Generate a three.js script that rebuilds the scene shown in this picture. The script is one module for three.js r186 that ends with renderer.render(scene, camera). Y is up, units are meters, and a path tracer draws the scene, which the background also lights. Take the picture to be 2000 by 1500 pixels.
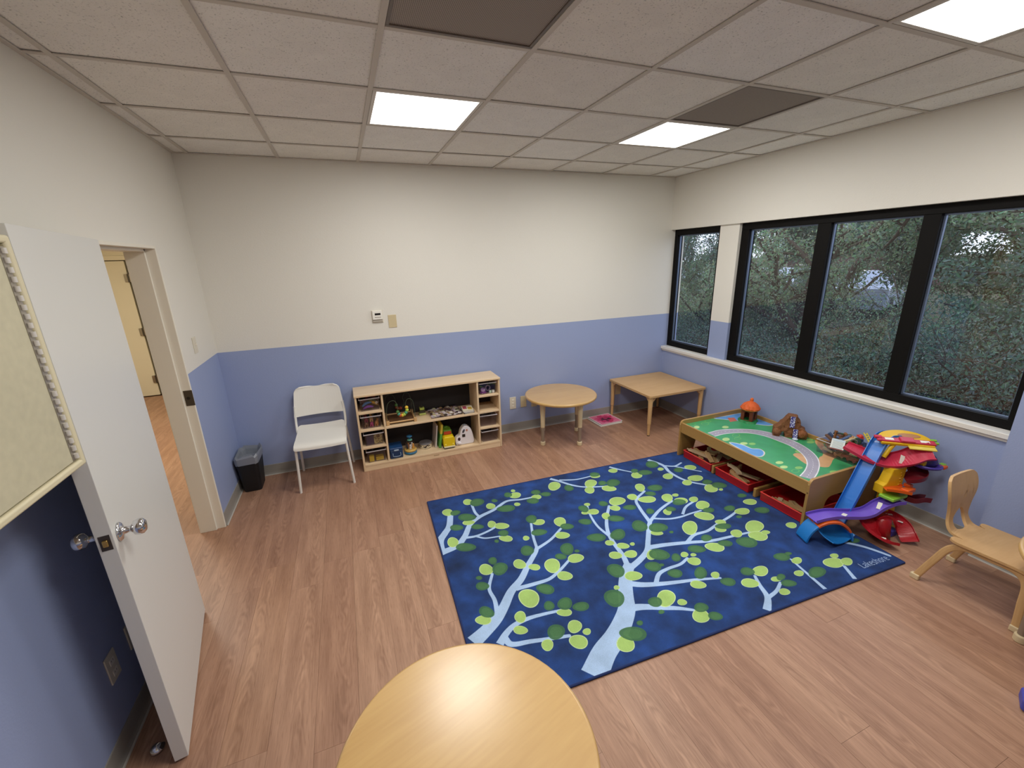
import * as THREE from 'three';
import { RoundedBoxGeometry } from 'three/addons/geometries/RoundedBoxGeometry.js';
import { ImprovedNoise } from 'three/addons/math/ImprovedNoise.js';
import { mergeGeometries } from 'three/addons/utils/BufferGeometryUtils.js';
import { TessellateModifier } from 'three/addons/modifiers/TessellateModifier.js';
import { RectAreaLightUniformsLib } from 'three/addons/lights/RectAreaLightUniformsLib.js';

// ---------------------------------------------------------------- camera, sky, lights, exposure
const scene = new THREE.Scene();
const camera = new THREE.PerspectiveCamera(2 * Math.atan(750 / 825.34) * 180 / Math.PI, 2000 / 1500, 0.05, 200);
camera.position.set(1.0731, 1.9038, 4.207);
camera.rotation.set(-0.2887, -0.3649, -0.0281, 'YXZ');
const renderer = new THREE.WebGLRenderer({ antialias: true });
renderer.toneMapping = THREE.LinearToneMapping;
renderer.toneMappingExposure = 1.48;
renderer.shadowMap.enabled = true;
RectAreaLightUniformsLib.init();
scene.background = new THREE.Color().setRGB(0.86, 0.95, 1.16);     // overcast dusk sky
const PANEL_LIGHT = 14.5, PANEL_COLOR = new THREE.Color().setRGB(1.0, 0.98, 0.935);
const HALL_LIGHT = 11, HALL_COLOR = new THREE.Color().setRGB(1.0, 0.94, 0.80);

const W = 4.729, H = 2.7295, GA = 0.1033, GB = 0.4753, G = 0.61, ZF = 5.56, BLUE = 1.2;

// ---------------------------------------------------------------- helpers
function mulberry32(a) { return () => { a |= 0; a = a + 0x6D2B79F5 | 0; let t = Math.imul(a ^ a >>> 15, 1 | a); t = t + Math.imul(t ^ t >>> 7, 61 | t) ^ t; return ((t ^ t >>> 14) >>> 0) / 4294967296; }; }
const rnd = mulberry32(20240611);
const R = (a, b) => a + (b - a) * rnd();
const V3 = (x, y, z) => new THREE.Vector3(x, y, z);
const noise = new ImprovedNoise();
const fbm = (x, y, z = 0, o = 4) => { let s = 0, a = 0.5, f = 1; for (let i = 0; i < o; i++) { s += a * noise.noise(x * f, y * f, z + i * 7.3); a *= 0.5; f *= 2; } return s; };
const names = new Map();
function numbered(n) { const k = names.get(n) || 0; names.set(n, k + 1); return k ? n + '_' + String(k).padStart(3, '0') : n; }
function mk(name, geo, mat, parent, pos, rot) {
  const m = new THREE.Mesh(geo, mat); m.name = parent ? name : numbered(name);
  if (pos) m.position.set(...pos);
  if (rot) m.rotation.set(...rot);
  (parent || scene).add(m); return m;
}
function tag(o, label, category, group) { o.userData.label = label; o.userData.category = category; if (group) o.userData.group = group; return o; }
function thing(name, label, category, pos = [0, 0, 0], turn = 0, group) {
  const o = new THREE.Group(); o.name = numbered(name); o.position.set(...pos); o.rotation.y = turn; scene.add(o);
  return tag(o, label, category, group);
}
function single(name, geo, mat, label, category, pos, rot, group) { return tag(mk(name, geo, mat, null, pos, rot), label, category, group); }
function struct(name, label, category) { const o = new THREE.Group(); o.name = name; scene.add(o); o.userData.kind = 'structure'; o.userData.label = label; o.userData.category = category; return o; }
function copyThing(src, label, pos, turn, group) {
  const c = src.clone(); c.name = numbered(src.name.replace(/_\d{3}$/, '')); c.userData = { ...src.userData };
  c.position.set(...pos); c.rotation.y = turn; tag(c, label, src.userData.category, group || src.userData.group); scene.add(c); return c;
}
// uv in metres by the way each face points; grain = axis that the texture's u follows
function uvm(geo, grain = 'x', ox = 0, oy = 0) {
  const g = geo.index ? geo.toNonIndexed() : geo, p = g.attributes.position, uv = new Float32Array(p.count * 2), k = 'xyz'.indexOf(grain);
  const a = V3(), b = V3(), c = V3();
  for (let i = 0; i < p.count; i += 3) {
    a.fromBufferAttribute(p, i); b.fromBufferAttribute(p, i + 1); c.fromBufferAttribute(p, i + 2);
    const n = b.clone().sub(a).cross(c.clone().sub(a)), q = [Math.abs(n.x), Math.abs(n.y), Math.abs(n.z)];
    const d = q.indexOf(Math.max(...q)), inp = [0, 1, 2].filter((t) => t !== d);
    const u = inp.includes(k) ? k : inp[0], v = inp.find((t) => t !== u);
    [a, b, c].forEach((w, j) => { const e = w.toArray(); uv[(i + j) * 2] = e[u] + ox; uv[(i + j) * 2 + 1] = e[v] + oy; });
  }
  g.setAttribute('uv', new THREE.BufferAttribute(uv, 2)); return g;
}
const box = (x0, y0, z0, x1, y1, z1, grain = 'x', ox = 0, oy = 0) => uvm(new THREE.BoxGeometry(x1 - x0, y1 - y0, z1 - z0).translate((x0 + x1) / 2, (y0 + y1) / 2, (z0 + z1) / 2), grain, ox, oy);
const rbox = (x0, y0, z0, x1, y1, z1, r = 0.004, grain = 'x', ox = 0, oy = 0, seg = 2) => uvm(new RoundedBoxGeometry(x1 - x0, y1 - y0, z1 - z0, seg, Math.min(r, (x1 - x0) / 2.01, (y1 - y0) / 2.01, (z1 - z0) / 2.01)).translate((x0 + x1) / 2, (y0 + y1) / 2, (z0 + z1) / 2), grain, ox, oy);
const cyl = (r0, r1, h, n = 24) => new THREE.CylinderGeometry(r1, r0, h, n).translate(0, h / 2, 0);
const lathe = (pts, n = 40) => new THREE.LatheGeometry(pts.map(([x, y]) => new THREE.Vector2(x, y)), n);
const sph = (r, n = 16) => new THREE.SphereGeometry(r, n, Math.round(n * 0.7));
const tube = (pts, r, n = 24, m = 8, closed = false) => new THREE.TubeGeometry(new THREE.CatmullRomCurve3(pts.map((p) => V3(...p)), closed), n, r, m, closed);
const merge = (list) => { const l = list.map((g) => { const q = g.index ? g.toNonIndexed() : g; for (const k of Object.keys(q.attributes)) if (!['position', 'normal', 'uv'].includes(k)) q.deleteAttribute(k); if (!q.attributes.uv) q.setAttribute('uv', new THREE.BufferAttribute(new Float32Array(q.attributes.position.count * 2), 2)); return q; }); return mergeGeometries(l); };
// closed profile [[side, up] ...] swept along points; widths may scale along the way
function sweep(profile, pts, { up = V3(0, 1, 0), scale = null, closedPath = false, smooth = true } = {}) {
  const n = pts.length, m = profile.length, pos = [], idx = [];
  for (let i = 0; i < n; i++) {
    const p = pts[i], t = (closedPath ? pts[(i + 1) % n].clone().sub(pts[(i + n - 1) % n]) : pts[Math.min(n - 1, i + 1)].clone().sub(pts[Math.max(0, i - 1)])).normalize();
    const upv = Array.isArray(up) ? up[i] : up, s = t.clone().cross(upv).normalize(), w = s.clone().cross(t).normalize(), k = scale ? scale(i / (n - 1)) : 1;
    for (const [a, b] of profile) { const q = p.clone().addScaledVector(s, a * k).addScaledVector(w, b * k); pos.push(q.x, q.y, q.z); }
  }
  const rows = closedPath ? n : n - 1;
  for (let i = 0; i < rows; i++) for (let j = 0; j < m; j++) { const a = i * m + j, b = i * m + (j + 1) % m, c = ((i + 1) % n) * m + j, d = ((i + 1) % n) * m + (j + 1) % m; idx.push(a, c, b, b, c, d); }
  if (!closedPath) { const tri = THREE.ShapeUtils.triangulateShape(profile.map(([x, y]) => new THREE.Vector2(x, y)), []); for (const [a, b, c] of tri) { idx.push(a, b, c); const o = (n - 1) * m; idx.push(o + c, o + b, o + a); } }
  let g = new THREE.BufferGeometry(); g.setAttribute('position', new THREE.Float32BufferAttribute(pos, 3)); g.setIndex(idx);
  g = g.toNonIndexed(); g.computeVertexNormals(); g.setAttribute('uv', new THREE.BufferAttribute(new Float32Array(g.attributes.position.count * 2), 2)); return g;
}
// thick curved sheet over a grid: f(u, v) -> Vector3
function sheet(f, nu, nv, t) {
  const P = [], N = [], e = 1e-3, pos = [], idx = [];
  for (let j = 0; j <= nv; j++) for (let i = 0; i <= nu; i++) {
    const u = i / nu, v = j / nv, p = f(u, v), uu = Math.min(1 - e, Math.max(e, u)), vv = Math.min(1 - e, Math.max(e, v));
    const n = f(uu + e, vv).sub(f(uu - e, vv)).cross(f(uu, vv + e).sub(f(uu, vv - e))).normalize(); P.push(p); N.push(n);
  }
  const Q = P.length; for (const p of P) pos.push(p.x, p.y, p.z); P.forEach((p, i) => { const q = p.clone().addScaledVector(N[i], -t); pos.push(q.x, q.y, q.z); });
  const at = (i, j) => j * (nu + 1) + i;
  for (let j = 0; j < nv; j++) for (let i = 0; i < nu; i++) { const a = at(i, j), b = at(i + 1, j), c = at(i, j + 1), d = at(i + 1, j + 1); idx.push(a, b, c, b, d, c, Q + a, Q + c, Q + b, Q + b, Q + c, Q + d); }
  const side = (a, b) => idx.push(a, Q + a, b, b, Q + a, Q + b);
  for (let i = 0; i < nu; i++) { side(at(i, 0), at(i + 1, 0)); side(at(i + 1, nv), at(i, nv)); }
  for (let j = 0; j < nv; j++) { side(at(0, j + 1), at(0, j)); side(at(nu, j), at(nu, j + 1)); }
  const g = new THREE.BufferGeometry(); g.setAttribute('position', new THREE.Float32BufferAttribute(pos, 3)); g.setIndex(idx); const h = g.toNonIndexed(); h.computeVertexNormals(); return uvm(h, 'x');
}
function extr(shape, depth, bevel = 0, seg = 2, curve = 12) { return new THREE.ExtrudeGeometry(shape, { depth, bevelEnabled: bevel > 0, bevelThickness: bevel, bevelSize: bevel, bevelSegments: seg, curveSegments: curve }); }
function rrect(x0, y0, x1, y1, r) { const s = new THREE.Shape(); s.moveTo(x0 + r, y0); s.lineTo(x1 - r, y0); s.absarc(x1 - r, y0 + r, r, -Math.PI / 2, 0); s.lineTo(x1, y1 - r); s.absarc(x1 - r, y1 - r, r, 0, Math.PI / 2); s.lineTo(x0 + r, y1); s.absarc(x0 + r, y1 - r, r, Math.PI / 2, Math.PI); s.lineTo(x0, y0 + r); s.absarc(x0 + r, y0 + r, r, Math.PI, Math.PI * 1.5); return s; }
const polyShape = (pts) => new THREE.Shape(pts.map(([x, y]) => new THREE.Vector2(x, y)));
function warp(geo, f) { const g = geo.index ? geo.toNonIndexed() : geo, p = g.attributes.position, v = V3(); for (let i = 0; i < p.count; i++) { v.fromBufferAttribute(p, i); f(v); p.setXYZ(i, v.x, v.y, v.z); } g.computeVertexNormals(); return g; }
const curvePts = (pts, n) => new THREE.CatmullRomCurve3(pts.map((p) => V3(...p)), false, 'centripetal').getPoints(n);

// ---------------------------------------------------------------- textures
function dataTex(w, h, f, { srgb = true, wrap = true } = {}) {
  const d = new Uint8Array(w * h * 4);
  for (let y = 0; y < h; y++) for (let x = 0; x < w; x++) { const c = f(x, y), i = (y * w + x) * 4; d[i] = c[0]; d[i + 1] = c[1]; d[i + 2] = c[2]; d[i + 3] = 255; }
  const t = new THREE.DataTexture(d, w, h); if (srgb) t.colorSpace = THREE.SRGBColorSpace; t.magFilter = THREE.LinearFilter; t.minFilter = THREE.LinearMipmapLinearFilter; t.generateMipmaps = true;
  t.wrapS = t.wrapT = wrap ? THREE.RepeatWrapping : THREE.ClampToEdgeWrapping; t.needsUpdate = true; return t;
}
const cl = (v) => Math.max(0, Math.min(255, v));
const mixc = (a, b, t) => a.map((v, i) => v + (b[i] - v) * t);
// oak-look vinyl planks: u across the plank (0.18 m), v along it (1.22 m)
function plankTex(seed) {
  const rs = mulberry32(seed * 977 + 5), cx = 0.25 + 0.5 * rs(), ringy = rs() < 0.6, o = seed * 13.7;
  return dataTex(256, 1024, (px, py) => {
    const x = px / 256, y = py / 1024;
    const wob = 0.5 * fbm(x * 2.2 + o, y * 3.1, o, 3);
    const coarse = fbm(x * 3.4 + o, y * 2.6 + o, 1.3, 4), fine = fbm(x * 34 + o + wob * 3, y * 9, 4.2, 3), pore = fbm(x * 100 + o, y * 20, 8.8, 2);
    let ring = 0;
    if (ringy) { const d = x - cx + wob * 0.12, ph = 7 * y + 34 * d * d + 2.4 * fbm(x * 3 + o, y * 6, 2.2, 3); ring = Math.sin(6.2832 * ph) * Math.exp(-5.5 * Math.abs(d)); }
    let t = 0.5 + 0.62 * coarse + 0.32 * fine + 0.2 * ring; t = Math.max(0, Math.min(1, t));
    let c = mixc([150, 114, 92], [204, 166, 139], t);
    const dark = Math.max(0, pore - 0.12) * 85; c = c.map((v) => cl(v - dark));
    return c;
  });
}
const PLANK_TEX = [1, 2, 3, 4, 5].map(plankTex);
const MAPLE = dataTex(1024, 512, (px, py) => {          // 1 m x 0.5 m, grain along u
  const x = px / 1024, y = py / 512, s = (f) => 0.5 * (f(x) * 1);
  const per = (fx, fy, z) => { const a = fbm(x * fx, y * fy, z, 3), b = fbm((x - 1) * fx, y * fy, z, 3), c = fbm(x * fx, (y - 1) * fy, z, 3), d = fbm((x - 1) * fx, (y - 1) * fy, z, 3); return (a * (1 - x) + b * x) * (1 - y) + (c * (1 - x) + d * x) * y; };
  const t = 0.5 + 0.7 * per(2.5, 16, 3.3) + 0.5 * per(8, 90, 9.1);
  const c = mixc([216, 186, 146], [238, 214, 178], Math.max(0, Math.min(1, t))); return c.map(cl);
});
const TILE_TEX = dataTex(512, 512, (px, py) => {         // 0.6 m fissured mineral tile
  const x = px / 512, y = py / 512, a = fbm(x * 70, y * 70, 2.2, 2), b = fbm(x * 120, y * 95, 6.1, 2), m = fbm(x * 4, y * 4, 1.1, 3);
  const pit = Math.max(0, a - 0.2) * 240 + Math.max(0, b - 0.24) * 260; const v = 240 + 8 * m - pit; return [cl(v), cl(v * 0.995), cl(v * 0.98)];
});
const TILE_BUMP = dataTex(512, 512, (px, py) => { const x = px / 512, y = py / 512; const a = fbm(x * 70, y * 70, 2.2, 2), b = fbm(x * 120, y * 95, 6.1, 2); const v = 200 - Math.max(0, a - 0.16) * 500 - Math.max(0, b - 0.2) * 420; return [cl(v), cl(v), cl(v)]; }, { srgb: false });
const PAINT_BUMP = dataTex(512, 512, (px, py) => { const v = 128 + 150 * fbm(px / 512 * 64, py / 512 * 64, 5.5, 3); return [cl(v), cl(v), cl(v)]; }, { srgb: false });
const GRAIN_BUMP = dataTex(256, 256, (px, py) => { const v = 128 + 120 * fbm(px / 256 * 60, py / 256 * 60, 1.5, 2); return [cl(v), cl(v), cl(v)]; }, { srgb: false });
const MESH_TEX = dataTex(512, 512, (px, py) => {         // perforated sheet: staggered round holes, 0.15 m
  const k = 24, gx = px / 512 * k, row = Math.floor(gx * 0.5 * 2), gy = py / 512 * k + (row % 2) * 0.5, dx = gx - Math.floor(gx) - 0.5, dy = gy - Math.floor(gy) - 0.5;
  return Math.hypot(dx, dy) < 0.33 ? [98, 90, 82] : [164, 152, 142];
});
function lin(r, g, b) { return new THREE.Color().setRGB(r, g, b); }
const S = (color, o = {}) => new THREE.MeshStandardMaterial({ color, roughness: 0.6, ...o });
const PH = (color, o = {}) => new THREE.MeshPhysicalMaterial({ color, roughness: 0.5, ...o });
const paintB = PAINT_BUMP.clone(); paintB.repeat.set(2.2, 2.2); paintB.needsUpdate = true;
const mapleV = MAPLE;
const M = {
  white: S('#e6e3da', { roughness: 0.55, bumpMap: paintB, bumpScale: 0.0006 }),
  blue: S('#98a6cc', { roughness: 0.5, bumpMap: paintB, bumpScale: 0.0006 }),
  cream: S('#ebe3ca', { roughness: 0.6 }),
  trimWhite: S('#ece7da', { roughness: 0.4 }),
  doorPaint: S('#dadad6', { roughness: 0.38 }),
  base: S('#96938c', { roughness: 0.5 }),
  baseToe: S('#b9b6ae', { roughness: 0.5 }),
  sub: S('#6b4f3c', { roughness: 0.9 }),
  tile: S('#ffffff', { map: TILE_TEX, bumpMap: TILE_BUMP, bumpScale: 0.0016, roughness: 0.95 }),
  tbar: S('#cbc4ba', { roughness: 0.6 }),
  grille: S('#ffffff', { map: MESH_TEX, roughness: 0.6, metalness: 0.2 }),
  grilleFrame: S('#6a6058', { roughness: 0.5 }),
  lens: S('#ffffff', { emissive: lin(1, 0.97, 0.92), emissiveIntensity: 2.2, roughness: 0.4 }),
  troffer: S('#d8d4cc', { roughness: 0.5 }),
  frame: PH('#0a0807', { roughness: 0.6, specularIntensity: 0.35 }),
  bead: S('#6d7b94', { roughness: 0.35, metalness: 0.5 }),
  glass: PH('#ffffff', { transmission: 1, thickness: 0, roughness: 0, ior: 1.62 }),
  sill: S('#e8e5de', { roughness: 0.3 }),
  maple: PH('#ffffff', { map: MAPLE, roughness: 0.42, clearcoat: 0.25, clearcoatRoughness: 0.35 }),
  mapleTop: PH('#e6d2a0', { map: MAPLE, roughness: 0.45, clearcoat: 1, clearcoatRoughness: 0.24, bumpMap: GRAIN_BUMP, bumpScale: 0.00025 }),
  mapleTan: PH('#e3d0b2', { map: MAPLE, roughness: 0.45 }),
  mapleOld: PH('#c4ac78', { map: MAPLE, roughness: 0.42, clearcoat: 0.2, clearcoatRoughness: 0.4 }),
  creamPlastic: S('#d8c6a0', { roughness: 0.45 }),
  chrome: S('#d9d9dc', { roughness: 0.12, metalness: 1 }),
  steel: S('#9a9184', { roughness: 0.3, metalness: 0.9 }),
  darkSteel: S('#5a544e', { roughness: 0.4, metalness: 0.8 }),
  brass: S('#c8a866', { roughness: 0.35, metalness: 0.9 }),
  black: S('#0c0c0d', { roughness: 0.5 }),
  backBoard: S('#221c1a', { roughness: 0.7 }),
  chairWhite: S('#ebe9e2', { roughness: 0.5 }),
  plate: S('#ddd6c4', { roughness: 0.4 }),
  plateBeige: S('#d0c09a', { roughness: 0.45 }),
  slot: S('#2b2926', { roughness: 0.6 }),
  clear: PH('#f4f2f6', { transmission: 1, thickness: 0, roughness: 0.02, ior: 1.45 }),
  clearRim: PH('#f1eef2', { transmission: 0.55, thickness: 0, roughness: 0.25 }),
  rubber: S('#3b332e', { roughness: 0.8 }),
};
const RUG_LEAVES=[[1,123,211,38,15,-8,46],[0,182,239,39,2,-4,35],[1,310,124,36,14,-10,41],[0,380,156,57,7,-10,54],[0,520,185,24,10,-7,24],[1,468,251,34,13,-11,39],[0,571,327,71,16,-12,45],[1,712,96,17,7,-7,21],[1,703,169,48,10,-13,42],[0,652,141,31,12,-12,37],[0,949,247,42,16,-13,31],[1,861,259,37,15,-13,31],[0,883,190,37,15,-15,37],[0,811,302,46,18,-16,39],[1,676,304,23,9,-8,23],[1,250,404,44,10,-5,29],[0,254,332,64,25,-11,47],[0,152,433,46,18,-8,36],[0,300,479,44,17,-8,30],[1,408,488,29,11,-12,40],[1,472,535,50,19,-11,35],[1,453,686,42,23,-12,31],[0,455,620,35,14,-11,35],[0,383,691,15,6,-5,18],[1,92,591,36,14,-10,53],[0,166,677,65,25,-10,43],[0,707,534,38,15,-19,48],[1,745,592,44,10,-12,33],[0,702,707,56,13,-12,35],[1,895,644,35,27,-29,48],[0,920,717,46,18,-16,33],[1,844,799,47,18,-16,34],[1,590,735,21,8,-9,24],[0,550,863,42,16,-18,48],[1,456,970,32,29,-21,35],[1,533,1029,33,18,-12,25],[0,807,943,36,27,-33,52],[0,736,1000,34,18,-14,26],[0,862,988,17,6,-7,14],[1,822,1049,51,12,-17,38],[1,647,1056,37,34,-36,53],[1,684,1170,41,22,-18,33],[0,299,876,26,10,-10,34],[1,238,940,38,26,-18,44],[0,324,964,51,-6,-3,55],[0,175,996,19,7,-4,17],[0,178,1071,38,14,-9,33],[0,525,1227,45,31,-20,34],[1,407,1257,40,51,-41,48],[1,115,1317,41,15,-8,30],[0,148,1271,34,33,-19,30],[0,496,1354,25,17,-18,29],[1,555,1427,39,15,-11,23],[0,585,1371,43,6,-14,42],[0,661,1422,46,12,-13,30],[1,313,1369,29,11,-13,37],[1,286,1452,34,17,-11,24],[0,460,1528,48,3,-9,45],[1,568,1532,38,6,-13,38],[1,611,1584,20,7,-10,18],[1,541,1623,37,29,-26,31],[1,383,1585,22,20,-22,26],[1,1074,153,55,3,-23,65],[0,1176,230,31,27,-26,42],[1,1388,230,56,3,-25,57],[1,1323,324,37,15,-26,48],[0,1484,264,34,13,-21,35],[0,1574,294,59,13,-31,55],[1,1490,363,51,31,-25,37],[1,1488,132,39,16,-17,29],[0,1498,103,42,17,-20,35],[1,1689,102,38,15,-21,33],[0,1872,178,31,12,-22,32],[0,1942,241,58,23,-28,39],[1,1840,257,39,25,-32,43],[1,1448,558,65,15,-29,51],[0,1324,549,31,19,-20,31],[1,1375,637,35,21,-20,29],[1,1130,610,29,11,-11,20],[0,1141,555,28,32,-26,35],[1,1197,512,22,9,-10,19],[1,1191,619,41,16,-18,32],[1,1253,705,23,19,-26,36],[0,1308,761,55,27,-22,33],[0,1071,712,43,24,-19,31],[0,1055,907,62,24,-22,39],[0,1213,933,57,6,-27,54],[1,1112,993,27,15,-16,23],[1,1180,1053,36,20,-18,25],[1,1249,1059,15,6,-10,15],[1,1080,1118,37,20,-20,29],[1,1179,1142,39,15,-21,31],[0,1003,1240,35,43,-41,41],[1,1080,1321,50,19,-22,33],[1,930,1369,16,6,-9,15],[0,871,1433,38,43,-47,45],[1,1741,445,20,38,-43,44],[1,1593,548,33,20,-27,36],[1,1683,624,65,25,-29,39],[0,1487,671,48,19,-20,30],[0,1855,496,58,23,-31,41],[0,1763,560,37,23,-22,27],[0,1418,904,37,41,-46,49],[1,762,1720,22,37,-42,27],[0,831,1680,62,31,-28,35],[0,905,1635,16,6,-10,14],[0,2096,134,48,31,-44,55],[1,2112,240,25,10,-18,24],[1,2085,374,41,16,-33,42],[0,2249,313,39,16,-30,36],[1,2385,312,42,28,-31,33],[1,2285,490,60,24,-35,40],[1,2165,526,37,15,-31,37],[0,2332,583,39,16,-29,31],[1,2284,678,36,35,-48,44],[0,2386,663,50,31,-37,36],[1,2345,722,16,7,-14,14],[0,1604,775,26,16,-25,31],[1,1849,663,31,28,-42,45],[1,1937,654,24,9,-15,19],[1,1925,738,43,26,-30,33],[0,1896,752,49,19,-29,35],[1,1721,828,23,19,-29,31],[0,1772,807,32,19,-22,25],[1,2029,760,32,13,-28,31],[1,2038,852,48,19,-42,46],[0,2027,924,41,16,-25,27],[1,1941,973,55,41,-38,36],[1,1482,1017,37,21,-18,22],[0,1532,969,63,25,-34,44],[1,1741,1050,32,37,-65,57],[0,1583,1046,15,6,-10,13],[1,1995,1078,32,19,-23,22],[1,1932,1145,28,23,-28,24],[0,1975,1124,53,21,-26,26],[0,2195,963,39,15,-30,30],[1,2251,1029,52,20,-34,32],[0,2173,1075,20,8,-15,15],[0,1766,1188,35,14,-27,29],[1,1745,1284,49,34,-35,32],[0,1841,1279,41,23,-26,24],[1,1997,1222,28,23,-36,30],[0,1985,1321,54,38,-47,38],[1,2182,1207,60,23,-58,52],[1,2113,1297,48,35,-45,35],[1,2196,1287,28,11,-19,17],[1,1304,1200,18,25,-39,34],[0,1354,1215,54,36,-37,41],[0,1620,1258,50,28,-28,29],[0,1436,1278,16,23,-32,26],[1,1506,1274,21,11,-19,20],[1,1558,1297,17,7,-11,13],[1,1519,1347,33,22,-28,27],[0,1243,1294,42,27,-30,34],[0,1301,1302,17,6,-9,11],[0,1331,1394,39,21,-26,29],[0,1482,1448,20,28,-47,34],[1,1551,1493,19,14,-23,20],[0,1579,1565,36,23,-28,24],[1,1398,1521,37,24,-25,23],[1,1152,1541,56,8,-32,53],[0,1073,1541,34,18,-25,29],[1,1216,1598,22,13,-17,17],[0,1062,1614,16,6,-10,12],[1,1246,1712,27,31,-42,29],[0,1290,1666,34,17,-26,25],[0,1318,1741,30,21,-24,20],[0,1760,1540,33,22,-31,25],[1,1835,1564,44,17,-37,33],[1,1694,1620,40,26,-32,25],[1,1868,1651,30,12,-18,15],[0,1908,1648,25,9,-25,20],[0,1906,1702,38,20,-26,19],[1,1822,1743,24,15,-24,17],[0,2073,1515,43,24,-34,26],[0,2140,1508,22,8,-15,12],[1,2129,1575,30,11,-28,22],[1,2037,1662,24,13,-24,17],[0,2150,1695,55,14,-43,34],[1,2323,1670,51,28,-45,29],[1,2393,1627,21,12,-22,14],[1,2411,1692,26,18,-37,22],[0,2432,857,34,14,-24,23],[1,2413,951,44,23,-34,30],[0,2403,1071,45,27,-36,29],[1,2435,1290,27,20,-33,23],[0,2661,1566,41,16,-25,17]];
const RUG_BRANCHES=[[62,45,-7,675,8,545,55,471,99,403,138,258],[58,18,-7,675,112,639,187,553,256,431,345,363,482,307,613,229,729,248,861,251],[24,20,345,363,329,297,329,184],[28,16,174,573,263,583,400,542,432,521],[18,14,262,587,313,628,419,647],[88,26,29,1437,108,1391,184,1339,249,1271,328,1173,418,1099,499,1003,604,887,622,857],[22,18,619,865,644,730,685,587],[26,18,612,872,749,810,867,723],[30,18,199,1315,215,1206,210,1108,262,993],[34,18,362,1165,480,1166,582,1160,670,1117,773,1049],[44,18,155,1495,207,1445,266,1410,349,1395,437,1397,544,1407],[40,20,190,1471,204,1510,227,1523,305,1535,399,1554,513,1575],[34,18,1090,25,1148,93,1215,188,1305,263,1468,319],[22,14,1156,77,1298,121,1486,115],[28,14,1696,27,1765,115,1869,225],[130,70,523,1817,630,1727,736,1664,825,1596,896,1526,946,1441,1003,1350,1048,1292,1100,1240],[44,30,1078,1264,1211,1208,1299,1154,1370,1069,1468,945,1533,872],[40,22,1090,1252,1123,1140,1140,981,1169,871,1236,745,1348,596],[24,14,1148,924,1130,792,1157,620,1189,534],[38,20,2118,38,2178,185,2151,314,2165,451,2212,542,2295,627,2316,679],[24,18,2174,191,2267,239,2369,208],[20,14,2253,233,2332,319,2419,412],[32,20,1517,887,1557,703,1595,603,1742,509],[28,18,1517,887,1679,788,1818,730,1859,719],[22,16,1569,863,1675,909,1773,919,1872,911,1969,908],[22,18,1807,897,1899,825,2038,777],[44,18,1330,1129,1445,1145,1620,1184,1769,1223,1931,1236,2085,1246],[28,18,1612,1177,1709,1131,1830,1127,1955,1090,2125,1045,2222,1012],[52,16,1003,1357,1078,1400,1173,1431,1295,1460,1421,1486,1561,1524],[30,18,1161,1431,1238,1363,1314,1345,1422,1338,1499,1309],[58,18,892,1524,985,1547,1094,1594,1176,1631,1236,1666],[44,18,1612,1809,1696,1737,1732,1654,1768,1587],[24,18,1695,1743,1783,1722,1863,1682],[26,14,2059,1810,2076,1712,2106,1553],[26,20,2302,1815,2354,1718],[26,22,2585,1552,2658,1630,2699,1704,2718,1750]];
const RUG_TEXT=[[2445, 1773], [2685, 1777], [2480, 1738]];
const TABLE_PRINT={"ro":[273,76,266,222,312,375,389,503,492,573,623,598,753,588,887,539,990,468,1073,372,1150,242,1212,100],"ri":[355,71,351,191,382,320,443,416,539,467,659,479,766,477,864,445,959,379,1026,306,1093,189,1141,64],"p1":[510,86,583,138,671,146,705,194,752,179,793,118,795,73,740,53,663,58],"p2":[23,415,28,563,28,719,57,792,148,791,236,803,306,820,370,781,374,721,316,654,248,608,164,566,86,475],"s1":[886,342,874,392,907,431,969,381,1042,283,986,297,940,317],"s2":[777,759,778,830,902,704,1004,665,1025,690,1064,548,1109,450,1131,378,1101,337,998,485,990,530,952,594,879,655],"dk":[69,531,91,597,165,552,162,467],"bu":[[57,293,12,25,19,-19],[93,221,15,31,28,-28],[54,109,10,21,19,-18],[125,88,11,24,25,-25],[236,325,13,28,23,-24],[417,257,13,29,28,-32],[474,211,11,25,17,-19],[443,109,13,29,26,-28],[569,176,13,28,19,-21],[604,231,12,26,17,-20],[718,512,13,29,19,-25],[793,491,13,28,23,-32],[862,442,13,28,17,-24],[781,697,13,29,16,-23],[745,738,12,26,14,-19],[935,125,12,27,17,-22],[998,90,12,26,16,-21],[1051,179,12,26,15,-20],[1074,111,11,25,16,-22],[1062,666,12,27,16,-26],[1077,618,11,23,13,-21],[1195,343,11,25,14,-22],[1149,616,12,26,14,-23]]};
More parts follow.
